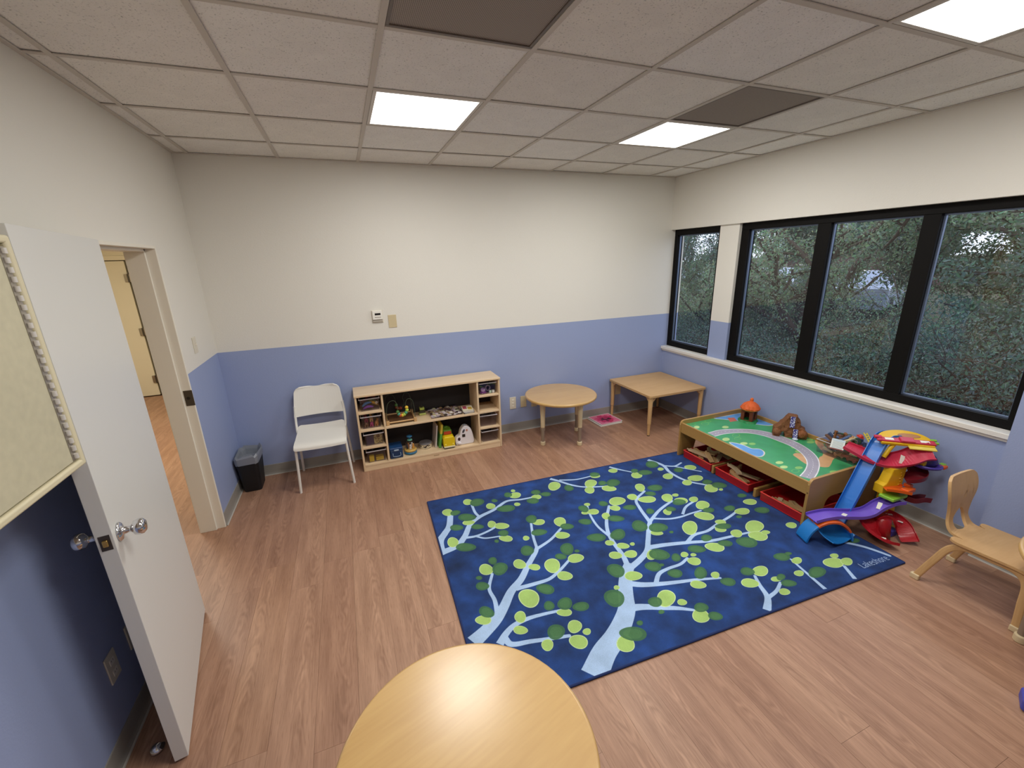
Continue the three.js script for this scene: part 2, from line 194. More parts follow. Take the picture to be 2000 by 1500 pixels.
// ---------------------------------------------------------------- the room
// floor: every plank is a piece
{
  const floor = struct('floor', 'oak-look vinyl plank floor', 'floor');
  mk('subfloor', box(-2.62, -0.06, -3.8, W + 0.2, -0.0045, ZF + 0.2), M.sub, floor);
  const PW = 0.18, PL = 1.22, gap = 0.0004, tints = ['#f7f1ee', '#f0e8e4', '#fbf7f4', '#f3ebe4', '#ebe2de'];
  const mats = []; for (const t of PLANK_TEX) for (const c of tints) mats.push(S(c, { map: t, roughness: 0.42, bumpMap: t, bumpScale: 0.0004 }));
  const geo = (w, l, flip) => { const g = new THREE.BoxGeometry(w - gap * 2, 0.004, l - gap * 2), uv = g.attributes.uv, p = g.attributes.position; for (let i = 0; i < p.count; i++) { let u = (p.getX(i) + w / 2) / PW, v = (p.getZ(i) + l / 2) / PL; if (flip) { u = 1 - u; v = 1 - v; } uv.setXY(i, u, v); } return g; };
  const cache = new Map();
  const lay = (x0, x1, z0, z1, seed) => {
    const r = mulberry32(seed);
    for (let x = x0; x < x1 - 0.01; x += PW) {
      const w = Math.min(PW, x1 - x); let z = z0 - r() * PL;
      while (z < z1 - 0.01) {
        const a = Math.max(z, z0), b = Math.min(z + PL, z1), l = b - a; z += PL; if (l < 0.02) continue;
        const f = r() < 0.5, key = w.toFixed(3) + '_' + l.toFixed(3) + f; if (!cache.has(key)) cache.set(key, geo(w, l, f));
        mk('plank', cache.get(key), mats[Math.floor(r() * mats.length)], floor, [x + w / 2, -0.002, (a + b) / 2]);
      }
    }
  };
  lay(0, W, 0, ZF, 11); lay(-2.44, 0, -3.66, 2.6, 23);
}
// walls: upper white paint over blue paint
const wallBox = (parent, x0, y0, z0, x1, y1, z1) => {
  if (y1 > BLUE && y0 < BLUE) { mk('white_upper_wall', box(x0, BLUE, z0, x1, y1, z1), M.white, parent); mk('blue_lower_wall', box(x0, y0, z0, x1, BLUE, z1), M.blue, parent); }
  else mk(y0 >= BLUE ? 'white_upper_wall' : 'blue_lower_wall', box(x0, y0, z0, x1, y1, z1), y0 >= BLUE ? M.white : M.blue, parent);
};
const wallBack = struct('wall_back', 'back wall, white above and periwinkle blue below', 'wall');
wallBox(wallBack, 0, 0, -0.14, W + 0.2, H + 0.1, 0);
const wallLeft = struct('wall_left', 'left wall with the doorway, white above and blue below', 'wall');
const DZ0 = 0.79, DZ1 = 1.70, DH = 2.04;
wallBox(wallLeft, -0.14, 0, -0.14, 0, H + 0.1, DZ0); wallBox(wallLeft, -0.14, 0, DZ1, 0, H + 0.1, ZF + 0.14); wallBox(wallLeft, -0.14, DH, DZ0, 0, H + 0.1, DZ1);
const wallRight = struct('wall_right', 'window wall, white above and blue below', 'wall');
const RX = W + 0.2, SILL = 0.768, HEAD = 2.172, ZP = 3.125, PX = 4.6;
wallBox(wallRight, W, 0, 0, RX, SILL, ZP); wallBox(wallRight, W, HEAD, 0, RX, H + 0.1, ZP);
wallBox(wallRight, W + 0.028, SILL, 0.69, RX, HEAD, 0.925);
wallBox(wallRight, PX, 0, ZP, RX, H + 0.1, ZF + 0.14);
const wallFront = struct('wall_front', 'wall behind the camera, white above and blue below', 'wall');
wallBox(wallFront, -0.14, 0, ZF, RX, H + 0.1, ZF + 0.14);

// hallway beyond the doorway
{
  const hw = struct('wall_hallway', 'cream hallway walls beyond the doorway', 'wall');
  mk('hallway_side_wall', box(-2.58, 0, -3.8, -2.44, 2.6, 2.74), M.cream, hw);
  mk('hallway_near_wall', box(-2.58, 0, 2.6, -0.14, 2.6, 2.74), M.cream, hw);
  mk('hallway_inner_wall', box(-0.14, 0, -3.8, 0, 2.6, -0.14), M.cream, hw);
  mk('hallway_end_wall', box(-1.66, 0, -3.8, -0.14, 2.6, -3.66), M.cream, hw);
  mk('hallway_end_wall', box(-2.58, 2.06, -3.8, -1.66, 2.6, -3.66), M.cream, hw);
  mk('hallway_lining', box(-0.152, 0, -0.14, -0.14, 2.6, DZ0 - 0.02), M.cream, hw); mk('hallway_lining', box(-0.152, 0, DZ1 + 0.02, -0.14, 2.6, 2.6), M.cream, hw);
  mk('room_beyond_wall', box(-2.58, 0, -6.0, -1.2, 2.6, -5.9), M.cream, hw); mk('room_beyond_wall', box(-2.68, 0, -5.9, -2.58, 2.6, -3.8), M.cream, hw); mk('room_beyond_wall', box(-1.2, 0, -5.9, -1.1, 2.6, -3.8), M.cream, hw); mk('room_beyond_ceiling', box(-2.58, 2.5, -5.9, -1.2, 2.6, -3.8), M.cream, hw); mk('room_beyond_floor', box(-2.58, -0.05, -5.9, -1.2, 0, -3.8), M.sub, hw);
  const hc = struct('ceiling_hallway', 'hallway ceiling', 'ceiling'); mk('hallway_ceiling', box(-2.58, 2.5, -3.8, -0.14, 2.62, 2.74), M.trimWhite, hc);
  const d = struct('door_2', 'cream hallway door standing slightly ajar with three hinges', 'door');
  mk('door_leaf', rbox(-2.44, 0.012, -3.715, -1.805, 2.02, -3.67, 0.003), M.cream, d);
  mk('frame_post', rbox(-1.775, 0, -3.80, -1.62, 2.09, -3.645, 0.004), M.cream, d);
  mk('frame_head', rbox(-2.44, 2.03, -3.80, -1.775, 2.09, -3.645, 0.004), M.cream, d);
  for (const y of [0.27, 1.0, 1.78]) { const h = mk('hinge', rbox(-1.84, y - 0.055, -3.668, -1.752, y + 0.055, -3.64, 0.004), M.steel, d); mk('hinge_pin', cyl(0.009, 0.009, 0.12, 10).translate(-1.792, y - 0.06, -3.634), M.darkSteel, h); }
  const lt = thing('hallway_light', 'ceiling light panel of the hallway', 'light', [-1.3, 2.5, -1.0]);
  mk('lens', box(-0.3, -0.012, -0.6, 0.3, -0.002, 0.6), M.lens, lt);
  const L = new THREE.RectAreaLight(HALL_COLOR, HALL_LIGHT, 0.6, 1.2); L.position.set(0, -0.02, 0); L.rotation.x = -Math.PI / 2; lt.add(L);
}
// door frame of the room
{
  const d = struct('trim_1', 'white painted door frame flush with the left wall', 'door frame');
  const j = 0.018;
  const jamb = (z0, z1, s) => {
    const zi = s > 0 ? z1 : z0;   // inner face
    mk('jamb', rbox(-0.155, 0, z0, 0.006, DH, z1, 0.003, 'y'), M.trimWhite, d);
    mk('door_stop', rbox(-0.155, 0, s > 0 ? zi : zi - 0.016, -0.048, DH - j, s > 0 ? zi + 0.016 : zi, 0.003, 'y'), M.trimWhite, d);
  };
  jamb(DZ0, DZ0 + j, 1); jamb(DZ1 - j, DZ1, -1);
  mk('head_jamb', rbox(-0.155, DH - j, DZ0 + j, 0.006, DH, DZ1 - j, 0.003, 'z'), M.trimWhite, d);
  mk('door_stop', rbox(-0.155, DH - j - 0.016, DZ0 + j, -0.048, DH - j, DZ1 - j, 0.003, 'z'), M.trimWhite, d);
  const st = mk('strike_plate', rbox(-0.042, 0.985, DZ0 + j, 0.010, 1.095, DZ0 + j + 0.0025, 0.001), M.darkSteel, d); mk('strike_hole', cyl(0.011, 0.011, 0.001, 16).rotateX(Math.PI / 2).translate(-0.02, 1.04, DZ0 + j + 0.0022), M.black, st);
  for (const y of [0.25, 1.02, 1.8]) mk('hinge', cyl(0.008, 0.008, 0.1, 12).translate(0.012, y - 0.05, DZ1 - 0.012), M.steel, d);
}
// open door
{
  const d = new THREE.Group(); d.name = 'door_1'; d.userData = { kind: 'structure', label: 'white slab door with chrome knobs swung open against the left wall', category: 'door' };
  d.position.set(0.093, 0, 1.712); d.rotation.y = -1.395; scene.add(d);
  mk('door_leaf', rbox(0, 0.012, 0, 0.885, 2.032, 0.045, 0.002, 'y'), M.doorPaint, d);
  const knob = (s) => { const g = lathe([[0, 0], [0.033, 0], [0.033, 0.004], [0.028, 0.009], [0.013, 0.012], [0.011, 0.03], [0.014, 0.036], [0.024, 0.042], [0.0285, 0.054], [0.027, 0.066], [0.018, 0.074], [0, 0.076]], 32).rotateX(s > 0 ? Math.PI / 2 : -Math.PI / 2).translate(0.825, 1.03, s > 0 ? 0.045 : 0); mk('knob', g, M.chrome, d); };
  knob(-1); knob(1);
  const lp = mk('latch_plate', box(0.885, 1.002, 0.008, 0.8862, 1.058, 0.037), M.darkSteel, d); mk('latch_bolt', rbox(0.8862, 1.018, 0.015, 0.894, 1.042, 0.030, 0.003), M.brass, lp);
}
// windows
const GX = W + 0.092;
function windowUnit(name, label, z0, z1, mull, fw) {
  const w = struct(name, label, 'window'); const y0 = SILL + 0.034, y1 = HEAD, x0 = W + 0.06, x1 = W + 0.14;
  mk('frame_bottom', rbox(x0, y0, z0, x1, y0 + 0.062, z1, 0.003), M.frame, w); mk('frame_top', rbox(x0, y1 - 0.062, z0, x1, y1, z1, 0.003), M.frame, w);
  mk('frame_side', rbox(x0, y0 + 0.062, z0, x1, y1 - 0.062, z0 + fw, 0.003), M.frame, w); mk('frame_side', rbox(x0, y0 + 0.062, z1 - fw, x1, y1 - 0.062, z1, 0.003), M.frame, w);
  const edges = [z0 + fw]; for (const [a, b] of mull) { mk('mullion', rbox(x0, y0 + 0.062, a, x1, y1 - 0.062, b, 0.003), M.frame, w); edges.push(a, b); } edges.push(z1 - fw);
  for (let i = 0; i < edges.length; i += 2) {
    const a = edges[i], b = edges[i + 1], bw = 0.011, g0 = y0 + 0.062, g1 = y1 - 0.062;
    const p = mk('pane', uvm(new THREE.PlaneGeometry(b - a, g1 - g0).rotateY(-Math.PI / 2).translate(GX + 0.012, (g0 + g1) / 2, (a + b) / 2)), M.glass, w);
    mk('glazing_bead', merge([box(GX, g0, a, GX + 0.02, g0 + bw, b), box(GX, g1 - bw, a, GX + 0.02, g1, b), box(GX, g0 + bw, a, GX + 0.02, g1 - bw, a + bw), box(GX, g0 + bw, b - bw, GX + 0.02, g1 - bw, b)]), M.bead, p);
  }
}
windowUnit('window_1', 'narrow black framed window beside the back corner', 0.0, 0.69, [], 0.045);
windowUnit('window_2', 'wide black framed window of three panes', 0.925, 3.125, [[1.665, 1.772], [2.37, 2.468]], 0.085);
{
  const s = struct('trim_2', 'white window sill running under both windows', 'window sill');
  mk('sill_board', rbox(W - 0.03, SILL, 0.0, W + 0.06, SILL + 0.034, ZP, 0.004, 'z'), M.sill, s);
  mk('sill_apron', rbox(W - 0.012, SILL - 0.022, 0, W, SILL, ZP, 0.002, 'z'), M.sill, s);
  mk('sill_under_frame', box(W + 0.06, SILL, 0.0, RX, SILL + 0.034, ZP), M.sill, s);
}
// cove base: profile swept along each wall
{
  const prof = [[0, 0], [0.016, 0], [0.012, 0.006], [0.007, 0.014], [0.0045, 0.026], [0.004, 0.098], [0.0025, 0.1015], [0, 0.102]];
  const run = (name, label, pts) => { const t = struct(name, label, 'baseboard'); for (const [a, b] of pts) { mk('cove_base', sweep(prof, [V3(a[0], 0, a[1]), V3(b[0], 0, b[1])]), M.base, t); mk('toe_edge', sweep([[0.012, 0], [0.0185, 0], [0.0165, 0.0045], [0.012, 0.0065]], [V3(a[0], 0, a[1]), V3(b[0], 0, b[1])]), M.baseToe, t); } };
  run('baseboard_back', 'grey vinyl cove base along the back wall', [[[0, 0], [W, 0]]]);
  run('baseboard_left', 'grey vinyl cove base along the left wall', [[[0, DZ0], [0, 0]], [[0, ZF], [0, DZ1]]]);
  run('baseboard_right', 'grey vinyl cove base under the windows', [[[W, 0], [W, ZP]], [[PX, ZP], [PX, ZF]], [[W, ZP - 0.0001], [PX, ZP - 0.0001]]]);
  run('baseboard_front', 'grey vinyl cove base along the front wall', [[[PX, ZF], [0, ZF]]]);
}
// ceiling: tiles, grid bars, grilles, light panels
{
  const c = struct('ceiling', 'suspended acoustic tile ceiling', 'ceiling');
  mk('ceiling_slab', box(-0.14, H + 0.16, -0.14, RX, H + 0.26, ZF + 0.14), M.white, c);
  const xs = [0]; for (let i = 0; i <= 7; i++) xs.push(GA + G * i); xs.push(W);
  const zs = [0]; for (let j = 0; GB + G * j < ZF - 0.05; j++) zs.push(GB + G * j); zs.push(ZF);
  const special = { '3_2': 'light', '6_2': 'light', '6_5': 'light', '3_5': 'light', '3_4': 'grille', '6_3': 'grille' };
  const bw = 0.012, th = 0.014, tileMats = ['#ffffff', '#fcfaf8', '#fdfbf7', '#faf8f5'].map((k) => { const m = M.tile.clone(); m.color.set(k); return m; });
  const geos = new Map();
  for (let i = 0; i < xs.length - 1; i++) for (let j = 0; j < zs.length - 1; j++) {
    const x0 = xs[i], x1 = xs[i + 1], z0 = zs[j], z1 = zs[j + 1], kind = special[i + '_' + j], w = x1 - x0, d = z1 - z0;
    if (kind) continue;
    const key = w.toFixed(3) + '_' + d.toFixed(3);
    if (!geos.has(key)) { const g = new THREE.BoxGeometry(w - 0.004, th, d - 0.004), p = g.attributes.position, uv = g.attributes.uv; for (let k = 0; k < p.count; k++) uv.setXY(k, p.getX(k) / 0.6, p.getZ(k) / 0.6); geos.set(key, g); }
    mk('ceiling_tile', geos.get(key), tileMats[Math.floor(rnd() * 4)], c, [(x0 + x1) / 2, H + 0.006 + th / 2 + rnd() * 0.0016, (z0 + z1) / 2], [(rnd() - 0.5) * 0.003, Math.floor(rnd() * 4) % 2 && Math.abs(w - d) < 0.01 ? Math.PI / 2 : 0, 0]);
  }
  for (let i = 1; i < xs.length - 1; i++) mk('main_bar', merge([rbox(xs[i] - bw, H, 0, xs[i] + bw, H + 0.005, ZF, 0.001, 'z'), box(xs[i] - 0.001, H + 0.005, 0, xs[i] + 0.001, H + 0.04, ZF)]), M.tbar, c);
  for (let j = 1; j < zs.length - 1; j++) for (let i = 0; i < xs.length - 1; i++) mk('cross_tee', rbox(xs[i] + (i ? bw : 0), H + 0.0004, zs[j] - bw, xs[i + 1] - (i < xs.length - 2 ? bw : 0), H + 0.005, zs[j] + bw, 0.001), M.tbar, c);
  for (const [a, b, e, f] of [[0, 0, W, 0.022], [0, ZF - 0.022, W, ZF]]) mk('wall_angle', rbox(a, H - 0.001, b, e, H + 0.005, f, 0.001), M.tbar, c);
  mk('wall_angle', rbox(0, H - 0.001, 0.022, 0.022, H + 0.005, ZF - 0.022, 0.001), M.tbar, c); mk('wall_angle', rbox(W - 0.022, H - 0.001, 0.022, W, H + 0.005, ZF - 0.022, 0.001), M.tbar, c);
  const lightLabels = { '3_2': 'lit square ceiling panel nearest the back wall on the left', '6_2': 'lit square ceiling panel beside the dark vent panel near the windows', '6_5': 'lit square ceiling panel cut by the top right corner', '3_5': 'lit square ceiling panel above the round table in front' };
  for (const [key, kind] of Object.entries(special)) {
    const [i, j] = key.split('_').map(Number), x = (xs[i] + xs[i + 1]) / 2, z = (zs[j] + zs[j + 1]) / 2, h = G / 2 - bw;
    if (kind === 'light') {
      const t = thing('ceiling_light', lightLabels[key], 'light', [x, H, z], 0, 'square ceiling light panels'), o = h - 0.002, q = h - 0.022;
      mk('door_frame', merge([rbox(-o, 0.001, -o, o, 0.016, -q, 0.002), rbox(-o, 0.001, q, o, 0.016, o, 0.002), rbox(-o, 0.001, -q, -q, 0.016, q, 0.002), rbox(q, 0.001, -q, o, 0.016, q, 0.002)]), M.troffer, t);
      mk('housing', merge([box(-o, 0.017, -o, o, 0.1, -o + 0.006), box(-o, 0.017, o - 0.006, o, 0.1, o), box(-o, 0.017, -o, -o + 0.006, 0.1, o), box(o - 0.006, 0.017, -o, o, 0.1, o), box(-o, 0.094, -o, o, 0.1, o)]), M.troffer, t);
      mk('lens', box(-q, 0.009, -q, q, 0.013, q), M.lens, t);
      const L = new THREE.RectAreaLight(PANEL_COLOR, PANEL_LIGHT, 2 * q - 0.004, 2 * q - 0.004); L.position.set(0, 0.0055, 0); L.rotation.x = -Math.PI / 2; t.add(L);
    } else {
      const t = thing('air_grille', key === '3_4' ? 'brown perforated return air grille at the top edge' : 'dark brown perforated ceiling panel beside the lit panel', 'vent', [x, H, z], 0, 'perforated ceiling grilles'), o = h - 0.001, q = h - 0.014;
      const g = box(-q, 0.006, -q, q, 0.009, q), uv = g.attributes.uv; for (let k = 0; k < uv.count; k++) uv.setXY(k, uv.getX(k) / 0.15, uv.getY(k) / 0.15);
      mk('perforated_sheet', g, M.grille, t);
      mk('frame', merge([rbox(-o, 0.001, -o, o, 0.012, -q, 0.002), rbox(-o, 0.001, q, o, 0.012, o, 0.002), rbox(-o, 0.001, -q, -q, 0.012, q, 0.002), rbox(q, 0.001, -q, o, 0.012, q, 0.002)]), M.grilleFrame, t);
      mk('duct_box', merge([box(-o, 0.012, -o, o, 0.15, -o + 0.004), box(-o, 0.012, o - 0.004, o, 0.15, o), box(-o, 0.012, -o, -o + 0.004, 0.15, o), box(o - 0.004, 0.012, -o, o, 0.15, o), box(-o, 0.146, -o, o, 0.15, o)]), M.grilleFrame, t);
    }
  }
}
// ---------------------------------------------------------------- rug
const RUGP = { o: [1.483, 1.09], a: 0.041, w: 2.735, d: 1.82 };
{
  const cw = 2048, ch = 1363, k = cw / 2735, cv = document.createElement('canvas'); cv.width = cw; cv.height = ch; const c = cv.getContext('2d');
  c.fillStyle = '#1b3a72'; c.fillRect(0, 0, cw, ch);
  c.fillStyle = '#a9c4e6';
  for (const b of RUG_BRANCHES) {
    const pts = []; for (let i = 2; i < b.length; i += 2) pts.push(V3(b[i] * k, b[i + 1] * k, 0));
    const n = 60, q = new THREE.CatmullRomCurve3(pts, false, 'centripetal').getPoints(n), L = [], Rr = [];
    for (let i = 0; i <= n; i++) { const t = q[Math.min(n, i + 1)].clone().sub(q[Math.max(0, i - 1)]).normalize(), w = (b[0] + (b[1] - b[0]) * Math.pow(i / n, 0.75)) * k / 2; L.push([q[i].x - t.y * w, q[i].y + t.x * w]); Rr.push([q[i].x + t.y * w, q[i].y - t.x * w]); }
    c.beginPath(); [...L, ...Rr.reverse()].forEach(([x, y], i) => i ? c.lineTo(x, y) : c.moveTo(x, y)); c.closePath(); c.fill();
    const e = q[n]; c.beginPath(); c.arc(e.x, e.y, b[1] * k / 2, 0, 7); c.fill();
  }
  for (const pass of [1, 0]) for (const [light, x, y, ax, ay, bx, by] of RUG_LEAVES) {
    if (light !== pass) continue;
    const draw = (s) => { c.beginPath(); for (let i = 0; i < 36; i++) { const t = i / 36 * Math.PI * 2, e = 1 + 0.13 * Math.cos(t) * (x % 2 ? 1 : -1), u = Math.cos(t) * s, v = Math.sin(t) * s * e, X = (x + ax * u + bx * v) * k, Y = (y + ay * u + by * v) * k; i ? c.lineTo(X, Y) : c.moveTo(X, Y); } c.closePath(); };
    if (light) { draw(1.04); c.fillStyle = '#c6dca4'; c.fill(); draw(0.95); c.fillStyle = '#a3c46e'; c.fill(); }
    else { draw(1.02); c.globalAlpha = 0.93; c.fillStyle = '#3f6b45'; c.fill(); draw(0.72); c.globalAlpha = 0.35; c.fillStyle = '#5d8a4c'; c.fill(); c.globalAlpha = 1; }
  }
  { const [a, b] = RUG_TEXT; c.save(); c.translate(a[0] * k, a[1] * k); c.rotate(Math.atan2(b[1] - a[1], b[0] - a[0])); c.fillStyle = '#9fb4d6'; c.font = '40px sans-serif'; const w = c.measureText('Lakeshore').width; const s = (b[0] - a[0]) * k / w; c.scale(s, s * 1.1); c.fillText('Lakeshore', 0, 0); c.restore(); }
  const img = c.getImageData(0, 0, cw, ch).data, r = mulberry32(5);
  const mott = []; const MW = 342, MH = 228; for (let y = 0; y < MH; y++) for (let x = 0; x < MW; x++) { const q = fbm(x / 14, y / 14, 3.1, 5); const l = fbm(x / 60 + 9, y / 60, 7.7, 2); mott.push(1 + 0.5 * q + 0.35 * l); }
  const tex = dataTex(cw, ch, (x, yy) => { const y = ch - 1 - yy, i = (y * cw + x) * 4, m = mott[Math.floor(y / 6) * MW + Math.floor(x / 6)] ?? 1, bluish = img[i + 2] > img[i + 1] * 1.4, g = 1 + (r() - 0.5) * 0.12, f = (bluish ? m : 1 + (m - 1) * 0.25) * g; return [cl(img[i] * f), cl(img[i + 1] * f), cl(img[i + 2] * f)]; }, { wrap: false });
  const pile = PAINT_BUMP.clone(); pile.repeat.set(14, 9); pile.needsUpdate = true;
  const rugM = PH('#ffffff', { map: tex, roughness: 0.95, sheen: 0.12, sheenRoughness: 0.6, bumpMap: pile, bumpScale: 0.0015 });
  const rug = thing('area_rug', 'navy blue area rug printed with pale blue branches and green leaves', 'rug', [RUGP.o[0], 0, RUGP.o[1]], -RUGP.a);
  const g = new THREE.PlaneGeometry(RUGP.w - 0.02, RUGP.d - 0.02, 8, 6).rotateX(-Math.PI / 2).translate(RUGP.w / 2, 0.0095, RUGP.d / 2);
  mk('pile', g, rugM, rug);
  mk('backing', box(0.004, 0.0005, 0.004, RUGP.w - 0.004, 0.009, RUGP.d - 0.004), S('#1e3462', { roughness: 0.95 }), rug);
  const bind = S('#1a2d60', { roughness: 0.9 }); const e = 0.007;
  mk('bound_edge', tube([[e, 0.006, e], [RUGP.w / 2, 0.006, e], [RUGP.w - e, 0.006, e]], 0.0062, 8, 8), bind, rug); mk('bound_edge', tube([[e, 0.006, RUGP.d - e], [RUGP.w / 2, 0.006, RUGP.d - e], [RUGP.w - e, 0.006, RUGP.d - e]], 0.0062, 8, 8), bind, rug);
  mk('bound_edge', tube([[e, 0.006, e], [e, 0.006, RUGP.d / 2], [e, 0.006, RUGP.d - e]], 0.0062, 8, 8), bind, rug); mk('bound_edge', tube([[RUGP.w - e, 0.006, e], [RUGP.w - e, 0.006, RUGP.d / 2], [RUGP.w - e, 0.006, RUGP.d - e]], 0.0062, 8, 8), bind, rug);
}
// ---------------------------------------------------------------- round tables
function roundTable(label, x, z, h, turn, phase) {
  const t = thing('round_table', label, 'table', [x, 0, z], turn, 'round toddler tables'), r = 0.381, th = 0.032;
  const top = lathe([[0, h - th], [r - 0.012, h - th], [r - 0.003, h - th + 0.006], [r, h - th + 0.014], [r - 0.001, h - 0.008], [r - 0.006, h - 0.002], [r - 0.013, h], [0, h]], 72); const p = top.attributes.position, uv = top.attributes.uv; for (let i = 0; i < p.count; i++) uv.setXY(i, p.getX(i) * 0.9 + 0.3 * phase, p.getZ(i) * 0.9);
  mk('tabletop', top, M.mapleTop, t);
  for (let k = 0; k < 4; k++) {
    const a = k * Math.PI / 2 + phase, lx = Math.cos(a) * 0.272, lz = Math.sin(a) * 0.272;
    const l = new THREE.Group(); l.name = 'leg'; l.position.set(lx, 0, lz); t.add(l);
    mk('upper_sleeve', lathe([[0, 0.20], [0.021, 0.20], [0.0225, 0.205], [0.024, 0.32], [0.03, h - th - 0.02], [0.036, h - th], [0, h - th]], 24), M.creamPlastic, l);
    mk('lower_tube', cyl(0.0175, 0.0185, 0.165, 20).translate(0, 0.036, 0), S('#9d8f7e', { roughness: 0.4, metalness: 0.4 }), l);
    mk('foot_cap', lathe([[0, 0.0005], [0.024, 0.0005], [0.0265, 0.005], [0.0265, 0.034], [0.024, 0.04], [0.017, 0.042], [0, 0.042]], 24), M.creamPlastic, l);
  }
  return t;
}
roundTable('small round maple table against the blue back wall', 3.085, 0.385, 0.511, 0, 1.222);
roundTable('round maple table in the foreground, cut by the bottom edge', 1.237, 3.336, 0.523, 0.3, 0.8);
roundTable('round table cut off by the right edge beside the small chair', 4.085, 3.825, 0.52, 0, 1.24);
// ---------------------------------------------------------------- square table in the corner
{
  const t = thing('square_table', 'square maple table standing in the corner under the window', 'table', [4.323, 0, 0.4]), a = 0.381, h = 0.467;
  const top = uvm(extr(rrect(-a, -a, a, a, 0.02), 0.02, 0.002, 2).rotateX(Math.PI / 2).translate(0, h - 0.002, 0), 'x'); mk('tabletop', top, M.mapleTan, t);
  for (const [sx, sz] of [[-1, 1], [1, 1], [-1, -1], [1, -1]]) {
    const l = new THREE.Group(); l.name = 'leg'; l.position.set(sx * (a - 0.034), 0, sz * (a - 0.034)); t.add(l);
    mk('upper_post', merge([uvm(lathe([[0, 0.135], [0.019, 0.135], [0.021, 0.14], [0.023, 0.3], [0.026, h - 0.024], [0, h - 0.024]], 12), 'y'), uvm(extr(polyShape([[0, 0], [0.075, 0], [0, -0.075]]), 0.02, 0.002).translate(0, 0, -0.01).rotateY(sx < 0 ? 0 : Math.PI).translate(0, h - 0.026, 0), 'y'), uvm(extr(polyShape([[0, 0], [0.075, 0], [0, -0.075]]), 0.02, 0.002).translate(0, 0, -0.01).rotateY(sz < 0 ? -Math.PI / 2 : Math.PI / 2).translate(0, h - 0.026, 0), 'y')]), M.mapleTan, l);
    mk('lower_leg', uvm(cyl(0.0145, 0.0165, 0.128, 16).translate(0, 0.01, 0), 'y'), M.mapleTan, l);
    mk('glide', cyl(0.0135, 0.0145, 0.0105, 16), M.rubber, l);
  }
}
// ---------------------------------------------------------------- books on the floor
single('magazine', rbox(-0.152, 0.0005, -0.143, 0.152, 0.012, 0.143, 0.002), S('#dcd8d0', { roughness: 0.5 }), 'white picture book lying underneath the pink book on floor', 'book', [3.79, 0, 0.175], [0, 0.03, 0], 'floor books');
{
  const ct = dataTex(256, 256, (x, y) => { const d = Math.hypot(x - 128, y - 128) / 128, f = fbm(x / 40, y / 40, 2.2, 4), s = fbm(x / 26, y / 26, 8.2, 3); const inn = d + f * 0.5 < 0.42; let c = inn && s > -0.05 ? [70, 20, 40] : d + f * 0.6 < 0.75 ? [205, 45, 105] : [226, 120, 150]; if (x < 8 || y < 8 || x > 247 || y > 247) c = [232, 226, 226]; return c; }, { wrap: false });
  const b = thing('picture_book', 'pink covered picture book lying on the floor by the table leg', 'book', [3.80, 0.0122, 0.168], 0.05, 'floor books');
  mk('pages', box(-0.146, 0.0008, -0.138, 0.146, 0.0105, 0.138), S('#f1eee6'), b);
  const g = new THREE.BoxGeometry(0.3, 0.0015, 0.284); g.translate(0, 0.0113, 0); mk('cover', g, S('#ffffff', { map: ct, roughness: 0.35 }), b);
}
// ---------------------------------------------------------------- white plastic chair
{
  const t = thing('plastic_chair', 'white plastic side chair between the wastebasket and the shelf', 'chair', [0.722, 0, 0]);
  // seat: shell with a rolled front
  const rows = [[0.115, 0.486], [0.17, 0.470], [0.28, 0.458], [0.40, 0.457], [0.47, 0.458], [0.515, 0.452], [0.54, 0.435], [0.546, 0.41]];
  const sc = new THREE.CatmullRomCurve3(rows.map(([z, y]) => V3(0, y, z)));
  mk('seat', sheet((u, v) => { const p = sc.getPoint(v), e = Math.min(v, 1 - v), w = 0.196 + 0.014 * v - 0.02 * Math.max(0, 1 - e / 0.06) ** 2; const x = (u - 0.5) * 2; return V3(-x * w, p.y - 0.006 * (1 - x * x), p.z); }, 16, 28, 0.012), M.chairWhite, t);
  mk('backrest', sheet((u, v) => { const y = 0.566 + v * 0.255, r = 0.045; let w = 0.219 - 0.030 * v; const dt = (1 - v) * 0.255; if (dt < r) w -= r - Math.sqrt(Math.max(0, r * r - (r - dt) ** 2)); const x = (u - 0.5) * 2; return V3(x * w, y, 0.118 - 0.055 * v - 0.028 * (1 - x * x)); }, 18, 30, 0.012), M.chairWhite, t);
  const oval = []; for (let i = 0; i < 10; i++) { const a = i / 10 * Math.PI * 2; oval.push([Math.cos(a) * 0.011, Math.sin(a) * 0.017]); }
  for (const s of [-1, 1]) {
    mk('back_post', sweep(oval, curvePts([[s * 0.203, 0.66, 0.092], [s * 0.21, 0.56, 0.105], [s * 0.208, 0.47, 0.15], [s * 0.2, 0.437, 0.2]], 16), { up: V3(0, 0, 1) }), M.chairWhite, t);
    mk('front_leg', sweep(oval, [V3(s * 0.198, 0.445, 0.50), V3(s * 0.206, 0.25, 0.497), V3(s * 0.219, 0.0005, 0.49)], { up: V3(0, 0, 1) }), M.chairWhite, t);
    mk('rear_leg', sweep(oval, [V3(s * 0.203, 0.455, 0.17), V3(s * 0.215, 0.25, 0.11), V3(s * 0.228, 0.0005, 0.045)], { up: V3(0, 0, 1) }), M.chairWhite, t);
    mk('side_rail', sweep(oval.map(([a, b]) => [a, b * 0.8]), [V3(s * 0.199, 0.436, 0.16), V3(s * 0.199, 0.434, 0.51)], {}), M.chairWhite, t);
  }
}
